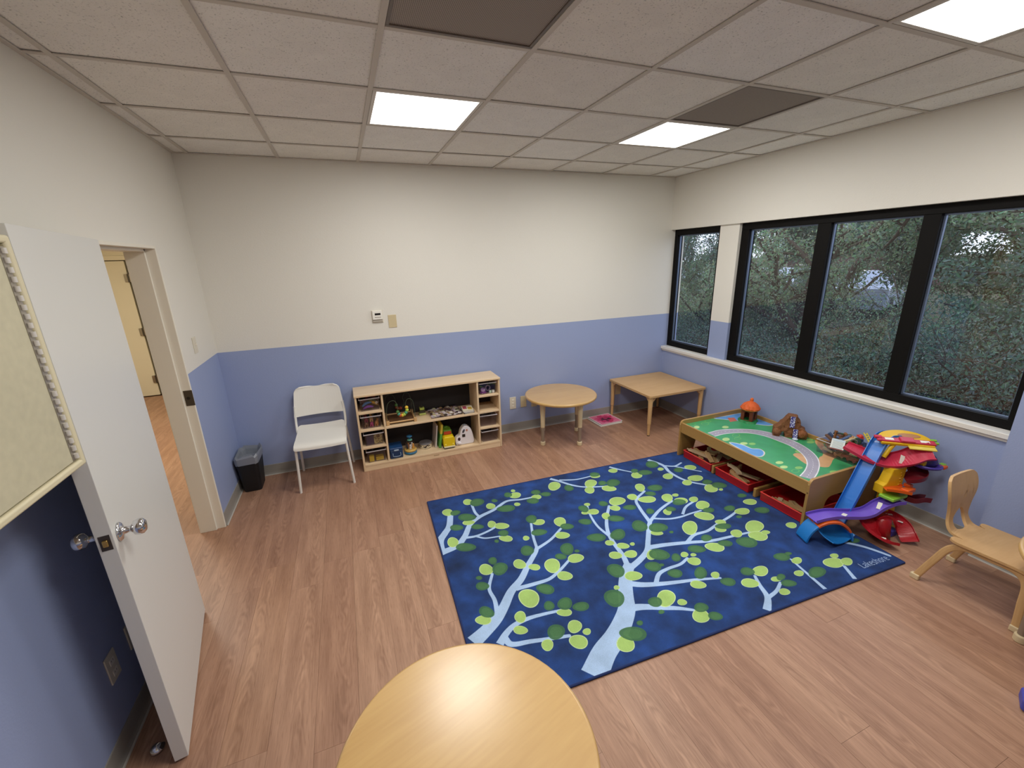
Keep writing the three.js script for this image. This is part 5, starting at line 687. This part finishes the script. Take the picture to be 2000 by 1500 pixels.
// clear tub heaped with small toys
{
  const cx = 4.58, cz = 2.315, t = thing('toy_tub', 'clear tub heaped with mixed small toys on the train table', 'tub', [cx, TY, cz], 0), w = 0.1, d = 0.155, h = 0.11;
  mk('tub_body', merge([rbox(-w + 0.01, 0.0005, -d + 0.01, w - 0.01, 0.003, d - 0.01, 0.001), ...[-1, 1].map((s) => warp(new THREE.BoxGeometry(0.002, h, 2 * d - 0.02).translate(s * (w - 0.001), h / 2, 0), (v) => { v.x -= s * 0.009 * (1 - v.y / h); })), ...[-1, 1].map((s) => warp(new THREE.BoxGeometry(2 * w - 0.01, h, 0.002).translate(0, h / 2, s * (d - 0.001)), (v) => { v.z -= s * 0.009 * (1 - v.y / h); }))]), M.clear, t);
  mk('rim', merge([rbox(-w - 0.004, h - 0.004, -d - 0.004, -w + 0.003, h + 0.002, d + 0.004, 0.002), rbox(w - 0.003, h - 0.004, -d - 0.004, w + 0.004, h + 0.002, d + 0.004, 0.002), rbox(-w, h - 0.004, -d - 0.004, w, h + 0.002, -d + 0.003, 0.002), rbox(-w, h - 0.004, d - 0.003, w, h + 0.002, d + 0.004, 0.002)]), M.clearRim, t);
  const big = (o) => { for (const k of Object.keys(o)) o[k] = o[k].clone().scale(1.2, 1.2, 1.2); return o; }; const kinds = big({ bar: rbox(-0.035, -0.008, -0.009, 0.035, 0.008, 0.009, 0.003), cube: rbox(-0.015, -0.015, -0.015, 0.015, 0.015, 0.015, 0.004), disc: cyl(0.018, 0.018, 0.01, 20).translate(0, -0.005, 0), car: merge([rbox(-0.03, -0.012, -0.013, 0.03, 0.004, 0.013, 0.004), rbox(-0.015, 0.002, -0.012, 0.018, 0.015, 0.012, 0.005), ...[[-0.018, 0.013], [0.018, 0.013], [-0.018, -0.013], [0.018, -0.013]].map(([x, z]) => cyl(0.007, 0.007, 0.004, 12).rotateX(Math.PI / 2).translate(x, -0.012, z))]), ring: new THREE.TorusGeometry(0.016, 0.005, 8, 20), bolt: merge([cyl(0.006, 0.006, 0.05, 10).translate(0, -0.025, 0), cyl(0.011, 0.011, 0.008, 6).translate(0, 0.022, 0)]) });
  const pal = [['#3a5a34', 'dark green'], ['#8a5a34', 'brown'], ['#c9b98e', 'tan'], ['#2c2a30', 'black'], ['#c9b83a', 'yellow'], ['#9a3a2e', 'brick red'], ['#5c5a50', 'grey'], ['#b98a5a', 'wood'], ['#6a4a3a', 'chestnut'], ['#4a5f86', 'slate blue']], kn = Object.keys(kinds), word = { bar: 'toy bar', cube: 'toy cube', disc: 'toy wheel', car: 'toy car', ring: 'toy ring', bolt: 'toy bolt' };
  const placeWord = ['at the bottom of', 'in the middle of', 'near the rim of', 'above the rim of', 'on top of'];
  let n = 0; for (let l = 0; l < 5; l++) for (let i = 0; i < 15; i++) { const k = kn[Math.floor(rnd() * kn.length)], [c, w2] = pal[Math.floor(rnd() * pal.length)], gx = i % 3 - 1, gz = Math.floor(i / 3) - 2, q = l === 4 ? 0.7 : 1; const key = 'tub' + c; M[key] = M[key] || PL(c, 0.45); single('tub_toy', kinds[k], M[key], `${w2} ${word[k]} ${placeWord[l]} the clear tub`, 'toy', [cx + gx * 0.046 * q + R(-0.008, 0.008), TY + 0.03 + l * 0.033 + R(-0.004, 0.004) , cz + gz * 0.048 * q + R(-0.008, 0.008)], (l ? [R(-0.5, 0.5), R(0, 6.28), R(-0.5, 0.5)] : [k === 'bolt' ? 1.57 : 0, k === 'bolt' ? 0 : R(1.2, 1.9), k === 'bolt' ? 0 : R(-0.1, 0.1)]), 'small toys in the clear tub'); n++; }
  const b = thing('card_booklet', 'small white printed booklet leaning on the toy tub', 'booklet', [4.472, TY + 0.13, 2.32], -1.2); b.rotation.z = 0; const ct = dataTex(96, 96, (x, y) => (y > 74 ? [196, 214, 226] : (y % 12 < 5 && x > 10 && x < 86) ? [150, 170, 176] : [228, 232, 230]), { wrap: false }); const g = new THREE.BoxGeometry(0.085, 0.075, 0.006); g.rotateX(-0.5); mk('cover', g, S('#fff', { map: ct, roughness: 0.4 }), b); mk('red_edge', rbox(-0.0425, -0.0045, -0.001, 0.0425, 0.0, 0.005, 0.001).rotateX(-0.5).translate(0, -0.034, 0.018), PL('#a8322e'), b);
  single('toy_hat', merge([cyl(0.026, 0.026, 0.006, 24), sph(0.018, 14).scale(1, 0.8, 1).translate(0, 0.008, 0)]), PL('#c9382c', 0.4), 'red and round toy cap on top of the clear tub', 'toy', [4.58, TY + 0.2, 2.40], [0.3, 0, -0.2]);
  single('toy_ladder', merge([rbox(-0.045, -0.004, -0.014, 0.045, 0.004, -0.008, 0.001), rbox(-0.045, -0.004, 0.008, 0.045, 0.004, 0.014, 0.001), ...[-0.03, -0.01, 0.01, 0.03].map((x) => rbox(x - 0.004, -0.003, -0.008, x + 0.004, 0.003, 0.008, 0.001))]), PL('#d9c848', 0.4), 'pale yellow toy ladder lying on top of the tub', 'toy', [4.62, TY + 0.2, 2.43], [0.2, 1.1, 0.35]);
}
// ---------------------------------------------------------------- slide tower
{
  const t = thing('slide_tower', 'tall toy car track tower with blue, purple and red slides', 'toy', [0, 0, 0]);
  const U = (w, h, k = 0.004) => [[-w, h], [-w, -k], [w, -k], [w, h], [w - k, h], [w - k, 0], [-w + k, 0], [-w + k, h]];
  const blue = PL('#2a78d2', 0.28), blue2 = PL('#1f7ccc', 0.3), purple = PL('#7459c8', 0.33), red = PL('#b31a26', 0.3), crimson = PL('#c2304c', 0.3), yellow = PL('#e2b51a', 0.35), orange = PL('#e2621c', 0.35), green = PL('#8ac43c', 0.35), dkred = PL('#6e1620', 0.35), violet = PL('#4a3a9a', 0.33), sticker = S('#eeece0', { roughness: 0.4 });
  // yellow column
  const col = polyShape([[-0.075, 0], [0.06, 0], [0.052, 0.09], [0.04, 0.22], [0.05, 0.3], [0.056, 0.42], [0.06, 0.47], [-0.045, 0.47], [-0.05, 0.44], [-0.075, 0.37], [-0.1, 0.355], [-0.1, 0.305], [-0.055, 0.3], [-0.05, 0.22], [-0.06, 0.1]]);
  mk('column', extr(col, 0.05, 0.006, 3).rotateY(-0.15).translate(4.415, 0.0005, 2.70), yellow, t);
  for (let i = 0; i < 7; i++) for (let j = 0; j < 2; j++) mk('column_boss', cyl(0.006, 0.005, 0.006, 12).rotateX(Math.PI / 2).translate(4.43 + j * 0.022 + (i % 2) * 0.008, 0.31 + i * 0.022, 2.757), PL('#c99a14', 0.4), t);
  mk('column_foot', merge([rbox(4.34, 0.0005, 2.67, 4.5, 0.012, 2.78, 0.005)]), yellow, t);
  // top deck
  const dk = new THREE.Shape(); dk.moveTo(-0.17, -0.03); dk.quadraticCurveTo(-0.12, -0.135, 0.02, -0.14); dk.quadraticCurveTo(0.15, -0.13, 0.175, -0.02); dk.lineTo(0.16, 0.04); dk.lineTo(-0.16, 0.04); dk.lineTo(-0.17, -0.03);
  const deck = new THREE.Group(); deck.name = 'top_deck'; deck.scale.setScalar(0.88); deck.position.set(4.50, 0.64, 2.71); deck.rotation.set(0.28, -0.72, 0.0, 'YXZ'); t.add(deck);
  mk('deck_plate', extr(dk, 0.014, 0.003).rotateX(Math.PI / 2), yellow, deck); mk('deck_picture', new THREE.CylinderGeometry(0.055, 0.055, 0.002, 28).scale(1.3, 1, 0.5).translate(0.04, 0.005, -0.07), PL('#b07a4a', 0.4), deck);
  mk('deck_band', merge([rbox(-0.175, -0.004, -0.02, 0.175, 0.014, 0.03, 0.006), rbox(-0.045, 0.012, -0.025, 0.045, 0.026, 0.035, 0.01)]), crimson, deck); for (const x of [-0.11, 0.11]) mk('sticker', rbox(x - 0.028, 0.0145, -0.008, x + 0.028, 0.0155, 0.018, 0.0004), sticker, deck); mk('leaf_tabs', merge([rbox(0.16, -0.004, -0.05, 0.2, 0.008, -0.03, 0.004), rbox(0.165, -0.004, -0.015, 0.2, 0.008, 0.005, 0.004)]), green, deck); mk('red_fin', merge([rbox(-0.2, 0, -0.03, -0.15, 0.02, 0.0, 0.006), rbox(-0.19, 0, 0.005, -0.15, 0.014, 0.03, 0.005)]), crimson, deck);
  mk('deck_ledge', rbox(0.0, -0.014, 0.03, 0.165, -0.004, 0.08, 0.003), PL('#e0cb50', 0.4), deck);
  // slides
  const slide = (name, pts, w, h, mat, n = 50, up) => mk(name, sweep(U(w, h), curvePts(pts, n), up ? { up } : {}), mat, t);
  slide('blue_slide', [[4.53, 0.640, 2.63], [4.475, 0.640, 2.61], [4.425, 0.618, 2.608], [4.38, 0.56, 2.61], [4.30, 0.42, 2.615], [4.20, 0.24, 2.62], [4.11, 0.09, 2.625], [4.03, 0.03, 2.64], [3.97, 0.026, 2.65]], 0.046, 0.024, blue);
  slide('red_slide', [[4.555, 0.605, 2.835], [4.52, 0.59, 2.80], [4.46, 0.535, 2.745], [4.40, 0.50, 2.68], [4.36, 0.50, 2.61], [4.335, 0.52, 2.54], [4.31, 0.542, 2.46]], 0.062, 0.016, crimson, 40, Array.from({ length: 41 }, (_, i) => V3(-0.62 * (1 - i / 40), 1, 0.5 * (1 - i / 40))));
  mk('sticker', rbox(-0.03, 0, -0.014, 0.03, 0.001, 0.014, 0.0004), sticker, t, [4.44, 0.529, 2.74], [0.62, 0.85, 0.5]);
  mk('yellow_rail', tube([[4.52, 0.64, 2.69], [4.47, 0.635, 2.68], [4.43, 0.60, 2.672], [4.395, 0.545, 2.665], [4.385, 0.525, 2.662]], 0.014, 30, 10), yellow, t);
  slide('purple_track', [[4.40, 0.262, 2.80], [4.35, 0.258, 2.782], [4.28, 0.225, 2.755], [4.22, 0.18, 2.735], [4.15, 0.165, 2.715], [4.05, 0.175, 2.69], [3.95, 0.185, 2.66], [3.87, 0.176, 2.635], [3.815, 0.165, 2.62]], 0.05, 0.018, purple, 60);
  mk('sticker', rbox(-0.028, 0, -0.012, 0.028, 0.001, 0.012, 0.0004), sticker, t, [4.275, 0.2255, 2.756], [0, 0.35, 0.52]); mk('sticker', rbox(-0.022, 0, -0.013, 0.022, 0.001, 0.013, 0.0004), sticker, t, [4.04, 0.1770, 2.688], [0, 0.27, -0.08]);
  // orange deck with green bracket
  mk('orange_deck', sweep(U(0.058, 0.014), curvePts([[4.31, 0.352, 2.73], [4.36, 0.35, 2.77], [4.42, 0.34, 2.815]], 12)), orange, t); mk('orange_clip', merge([rbox(4.385, 0.33, 2.795, 4.47, 0.356, 2.84, 0.006), rbox(4.45, 0.345, 2.775, 4.485, 0.37, 2.815, 0.006)]), orange, t); mk('green_bracket', rbox(4.285, 0.282, 2.73, 4.44, 0.304, 2.82, 0.006), green, t);
  // spiral pieces
  const spiral = (cx, cz, r, y0, y1, a0, turns, w, mat, nm) => { const p = []; for (let i = 0; i <= 60; i++) { const u = i / 60, a = a0 + u * turns * 6.2832; p.push(V3(cx + Math.cos(a) * r, y0 + (y1 - y0) * u, cz + Math.sin(a) * r)); } mk(nm, sweep(U(w, 0.024), p), mat, t); return p; };
  const chute = (pts, w) => { const p = curvePts(pts, 40); mk('spiral_chute', sweep(U(w, 0.014), p, { up: p.map((q) => V3((q.x - 4.275) * -2.2, 1, (q.z - 2.79) * -2.2)) }), red, t); return p; };
  const sA = chute([[4.36, 0.152, 2.725], [4.28, 0.15, 2.715], [4.205, 0.125, 2.745], [4.178, 0.085, 2.80], [4.20, 0.05, 2.855], [4.25, 0.034, 2.885]], 0.055), sB = chute([[4.24, 0.155, 2.745], [4.31, 0.158, 2.755], [4.375, 0.14, 2.79], [4.40, 0.1, 2.84], [4.39, 0.055, 2.885], [4.36, 0.03, 2.925]], 0.048);
  mk('spiral_core', lathe([[0, 0.014], [0.058, 0.014], [0.05, 0.08], [0.044, 0.15], [0, 0.15]], 28).translate(4.285, 0, 2.79), PL('#a0141f', 0.3), t);
  for (const [p, i] of [[sA, 9], [sA, 31], [sB, 14], [sB, 22]]) mk('sticker', rbox(-0.02, 0, -0.008, 0.02, 0.001, 0.008, 0.0004), sticker, t, [p[i].x, p[i].y + 0.004, p[i].z], [0, -Math.atan2(p[i + 1].z - p[i].z, p[i + 1].x - p[i].x), 0]);
  spiral(4.50, 2.74, 0.07, 0.50, 0.40, -2.2, 0.75, 0.05, dkred, 'upper_spiral');
  slide('dark_red_wing', [[4.46, 0.255, 2.79], [4.51, 0.24, 2.82], [4.57, 0.245, 2.84], [4.61, 0.238, 2.855]], 0.026, 0.03, dkred, 24);
  // purple pod
  mk('pod', warp(lathe([[0, -0.03], [0.05, -0.028], [0.08, -0.012], [0.085, 0.0], [0.078, 0.006], [0.05, -0.012], [0, -0.018]], 40), (v) => { v.z *= 1.15; }), violet, t, [4.575, 0.505, 2.80]); mk('pod_canopy', new THREE.SphereGeometry(0.07, 24, 12, 0, Math.PI * 1.1, 0, Math.PI / 2).translate(4.59, 0.51, 2.79), PL('#33286e', 0.35), t); mk('pod_flap', rbox(4.51, 0.505, 2.80, 4.54, 0.535, 2.83, 0.006), yellow, t); mk('pod_tip', merge([rbox(4.61, 0.488, 2.865, 4.65, 0.51, 2.895, 0.006)]), orange, t); mk('pod_tip', rbox(4.63, 0.492, 2.85, 4.665, 0.514, 2.88, 0.006), green, t);
  // blue and orange arch and scoop
  const ring = (a0, a1, n) => Array.from({ length: n + 1 }, (_, i) => { const a = a0 + (a1 - a0) * i / n; return V3(3.915 + Math.cos(a) * 0.145 * 1, Math.max(0.022, Math.sin(a) * 0.165), 2.665 + Math.cos(a) * 0.055); });
  const band = [[-0.052, -0.006], [0.052, -0.006], [0.052, 0.006], [0.045, 0.009], [-0.045, 0.009], [-0.052, 0.006]]; const rads = (p) => p.map((q) => V3(q.x - 3.915, q.y, q.z - 2.665).normalize());
  for (const [nm, a, b, m] of [['blue_arch', Math.PI, 2.2, blue2], ['orange_arch', 2.2, 0.55, orange], ['blue_arch', 0.55, 0.02, blue2]]) { const p = ring(a, b, 20); mk(nm, sweep(band, p, { up: rads(p) }), m, t); }
  mk('blue_scoop', sheet((u, v) => { const a = -0.35 + u * 1.3; return V3(3.93 + (u - 0.5) * 0.22 + v * 0.03, 0.024 + 0.06 * (2 * u - 1) ** 2 * (1 - v * 0.5) + 0.07 * (1 - v) ** 3, 2.63 + v * 0.13); }, 16, 12, 0.006), blue2, t);
  mk('purple_block', rbox(4.345, 0.002, 2.76, 4.41, 0.05, 2.83, 0.008), violet, t);
}
// ---------------------------------------------------------------- outdoors beyond the windows
{
  const gt = dataTex(512, 512, (x, y) => { const f = fbm(x / 30, y / 30, 4.1, 4), d = fbm(x / 7, y / 7, 9.1, 3), v = 1 + 0.8 * d; const c = f > 0.04 ? [70, 84, 52] : [74, 64, 50]; return c.map((q) => cl(q * v)); });
  gt.repeat.set(0.4, 0.4);
  const gnd = struct('ground', 'sloping ground of grass and leaf litter outside the windows', 'ground');
  const g = warp(new THREE.PlaneGeometry(60, 90, 60, 90).rotateX(-Math.PI / 2).translate(35, 0, -10), (v) => { v.y = -0.75 + 0.35 * fbm(v.x / 5, v.z / 5, 1.1, 3) + Math.max(0, v.x - 9) * 0.03; }); const uv = g.attributes.uv; for (let i = 0; i < uv.count; i++) uv.setXY(i, g.attributes.position.getX(i), g.attributes.position.getZ(i));
  mk('soil', g, S('#ffffff', { map: gt, roughness: 1 }), gnd);
}
const leafGeo = (() => { const s = new THREE.Shape(); s.moveTo(0, -0.5); s.quadraticCurveTo(0.48, -0.1, 0, 0.5); s.quadraticCurveTo(-0.48, -0.1, 0, -0.5); return new THREE.ShapeGeometry(s, 3); })();
const leafMat = (c) => PH(c, { roughness: 0.8, transmission: 0.35, thickness: 0, side: THREE.DoubleSide });
const LEAF = ['#5e786c', '#6c8468', '#809678', '#527064', '#868f72'].map(leafMat), BARK = [S('#4a3c32', { roughness: 0.9 }), S('#5d5046', { roughness: 0.9 }), S('#3a322c', { roughness: 0.9 })];
function plant(name, label, cat, pos, { h, spread, stems, depth, leaf, nl, r0, mat, bark, seed, bare = 0, group }) {
  const r = mulberry32(seed), rr = (a, b) => a + (b - a) * r(), t = thing(name, label, cat, pos, rr(0, 6), group), parts = [], tips = [];
  const grow = (p, d, len, rad, lv) => {
    const pts = [p.clone()], n = 5; let q = p.clone(), v = d.clone();
    for (let i = 0; i < n; i++) { v.add(V3(rr(-0.28, 0.28), rr(-0.12, 0.16), rr(-0.28, 0.28))).normalize(); q = q.clone().addScaledVector(v, len / n); pts.push(q); if (lv <= 1 || i > 2) tips.push(q.clone()); }
    parts.push(new THREE.TubeGeometry(new THREE.CatmullRomCurve3(pts), 6, rad, lv > 1 ? 6 : 4));
    if (lv > 0) { const kids = lv > 1 ? 4 : 4; for (let k = 0; k < kids; k++) { const b = pts[1 + Math.floor(rr(0, n))], nd = v.clone().multiplyScalar(0.5).add(V3(rr(-1, 1), rr(-0.25, 0.7), rr(-1, 1))).normalize(); grow(b, nd, len * rr(0.5, 0.75), rad * 0.55, lv - 1); } }
  };
  for (let s = 0; s < stems; s++) grow(V3(rr(-0.12, 0.12) * stems / 3, 0, rr(-0.12, 0.12) * stems / 3), V3(rr(-spread, spread), 1, rr(-spread, spread)).normalize(), h * rr(0.45, 0.6), r0, depth);
  mk(stems > 2 ? 'stems' : 'trunk', merge(parts), BARK[bark], t);
  const im = new THREE.InstancedMesh(leafGeo, LEAF[mat], nl), m4 = new THREE.Matrix4(), qn = new THREE.Quaternion(), e = new THREE.Euler(), col = new THREE.Color(); im.name = 'foliage'; im.userData.kind = 'stuff';
  for (let i = 0; i < nl; i++) { const p = tips[Math.floor(r() * tips.length)], s = leaf * rr(0.6, 1.35), k = leaf * 3.2; m4.compose(V3(p.x + rr(-k, k), Math.max(0.03, p.y + rr(-k, k)), p.z + rr(-k, k)), qn.setFromEuler(e.set(rr(0, 6.28), rr(0, 6.28), rr(0, 6.28))), V3(s, s * rr(0.8, 1.3), s)); im.setMatrixAt(i, m4); im.setColorAt(i, col.setRGB(rr(0.7, 1.25), rr(0.75, 1.2), rr(0.7, 1.15))); }
  t.add(im); return t;
}
{
  const S1 = (label, x, z, h, seed, mat, o = {}) => plant('shrub', label, 'shrub', [x, -0.72, z], { h, spread: 0.6, stems: 7, depth: 3, leaf: 0.034, nl: 11000, r0: 0.013, mat, bark: seed % 3, seed, group: 'shrubs outside the windows', ...o });
  S1('tangled shrub outside the narrow window', 7.6, -2.6, 1.9, 11, 3); S1('bushy shrub outside the first wide pane', 7.7, -1.3, 1.8, 12, 0); S1('twiggy shrub outside the middle pane', 7.6, 0.1, 1.7, 13, 3, { nl: 9000 }); S1('leafy shrub outside the right pane', 7.4, 1.3, 2.2, 14, 0, { nl: 14000 }); S1('dense shrub at the right end of the right pane', 7.3, 2.5, 2.4, 15, 3, { nl: 14000 });
  S1('spreading shrub behind the narrow window shrub', 9.4, -5.0, 2.4, 16, 1); S1('low shrub behind the middle pane', 9.4, -2.2, 2.0, 17, 1); S1('shrub further back behind the right pane', 9.2, 0.2, 2.6, 18, 2);
  const T1 = (label, x, z, h, seed, mat, o = {}) => plant('tree', label, 'tree', [x, -0.7, z], { h, spread: 0.25, stems: 1, depth: 3, leaf: 0.045, nl: 19000, r0: 0.06, mat, bark: seed % 3, seed, group: 'trees outside the windows', ...o });
  T1('young leafy tree seen through the narrow window', 9.2, -4.9, 3.5, 31, 1); T1('tree with light green leaves behind the first wide pane', 9.0, -2.9, 3.5, 32, 2); T1('forked tree with a visible trunk in the middle pane', 8.8, -0.75, 3.5, 33, 2, { nl: 13000, r0: 0.13 }); T1('leafy tree filling the top of the right pane', 8.9, 1.0, 3.5, 34, 0); T1('tree at the right edge of the right pane', 8.4, 2.4, 3.5, 35, 3);
  T1('distant tree left of the parked cars', 15, -11.5, 5.5, 36, 1, { leaf: 0.1, nl: 16000, r0: 0.1 }); T1('distant tree between the parked cars and building', 16, -7.4, 5.5, 37, 0, { leaf: 0.1, nl: 16000, r0: 0.1 }); T1('distant tree beside the far building', 17, -3.2, 5.5, 38, 3, { leaf: 0.1, nl: 18000, r0: 0.1 }); T1('distant dark tree behind the right pane', 14, -0.2, 5.5, 39, 3, { leaf: 0.1, nl: 18000, r0: 0.1 });
  T1('dense background tree behind the top of the right pane', 12.5, -0.2, 5.2, 41, 1, { leaf: 0.06, nl: 20000 }); T1('background tree at the right end of the right pane', 11.5, 1.5, 5.2, 42, 2, { leaf: 0.06, nl: 20000 }); T1('background tree behind the first wide pane', 13, -6.0, 5.2, 43, 0, { leaf: 0.06, nl: 20000 }); T1('background tree above the narrow window shrubs', 13, -9.2, 5.4, 44, 3, { leaf: 0.06, nl: 9000 }); T1('background tree left of the forked tree', 12.6, -3.2, 4.6, 45, 2, { leaf: 0.06, nl: 8000 });
  T1('far tree at the left of the narrow window view', 20, -19, 9, 40, 0, { leaf: 0.12, nl: 14000, r0: 0.13 });
}
{ // parked cars
  const car = (label, x, z, c, turn, y) => {
    const t = thing('parked_car', label, 'car', [x, y, z], turn, 'parked cars outside'), body = polyShape([[-2.1, 0.3], [2.1, 0.3], [2.15, 0.62], [1.95, 0.85], [1.05, 0.95], [0.45, 1.42], [-1.1, 1.45], [-1.75, 0.98], [-2.12, 0.9]]);
    mk('car_body', extr(body, 1.6, 0.06, 3).translate(0, 0, -0.8), S(c, { roughness: 0.25, metalness: 0.2 }), t); mk('side_window', extr(polyShape([[-1.45, 0.98], [0.85, 0.97], [0.38, 1.34], [-1.0, 1.37]]), 1.74, 0).translate(0, 0, -0.87), S('#20262e', { roughness: 0.1 }), t);
    for (const wx of [-1.3, 1.3]) for (const s of [-1, 1]) mk('wheel', cyl(0.32, 0.32, 0.2, 24).rotateX(Math.PI / 2).translate(0, 0.32, -0.1), S('#191919', { roughness: 0.8 }), t, [wx, 0, s * 0.78]);
  };
  const gy = (x) => -0.72 + Math.max(0, x - 9) * 0.03;
  car('white parked car seen through the narrow window', 20.5, -15.4, '#c9d2e0', 0.5, gy(20.5)); car('silver parked car seen through the first wide pane', 21, -10.6, '#b6c0cf', 0.4, gy(21)); car('pale blue parked car seen through the middle pane', 20, -6.3, '#aebbd2', 0.35, gy(20));
}
{ // far building
  const t = thing('brick_building', 'low red building with a grey roof and a lit wall lamp far outside', 'building', [31, 0.05, -13.2], -1.05);
  mk('wall', box(-3.4, -0.3, -4, 3.4, 2.75, 4), S('#5a4444', { roughness: 0.9 }), t); mk('roof', extr(polyShape([[-4.8, 2.75], [4.8, 2.75], [0, 4.3]]), 7.6, 0).rotateY(Math.PI / 2).translate(-3.8, 0, 0), S('#737983', { roughness: 0.8 }), t);
  for (const x of [-2.2, 2.0]) { const w = mk('window', rbox(x - 0.6, 1.0, 3.98, x + 0.6, 2.3, 4.06, 0.02), S('#d0cdc4', { roughness: 0.5 }), t); mk('pane', box(x - 0.5, 1.1, 4.06, x + 0.5, 2.2, 4.07), S('#232b34', { roughness: 0.1 }), w); }
  const lp = mk('wall_lamp', rbox(0.0, 2.35, 4.02, 0.5, 2.6, 4.25, 0.05), S('#ffffff', { emissive: lin(1, 0.95, 0.8), emissiveIntensity: 3 }), t); const L = new THREE.PointLight(lin(1, 0.92, 0.75), 0.6); L.position.set(0.25, 2.45, 4.4); t.add(L);
}
scene.traverse((o) => { if (o.isMesh) { o.castShadow = true; o.receiveShadow = true; } });
renderer.render(scene, camera);
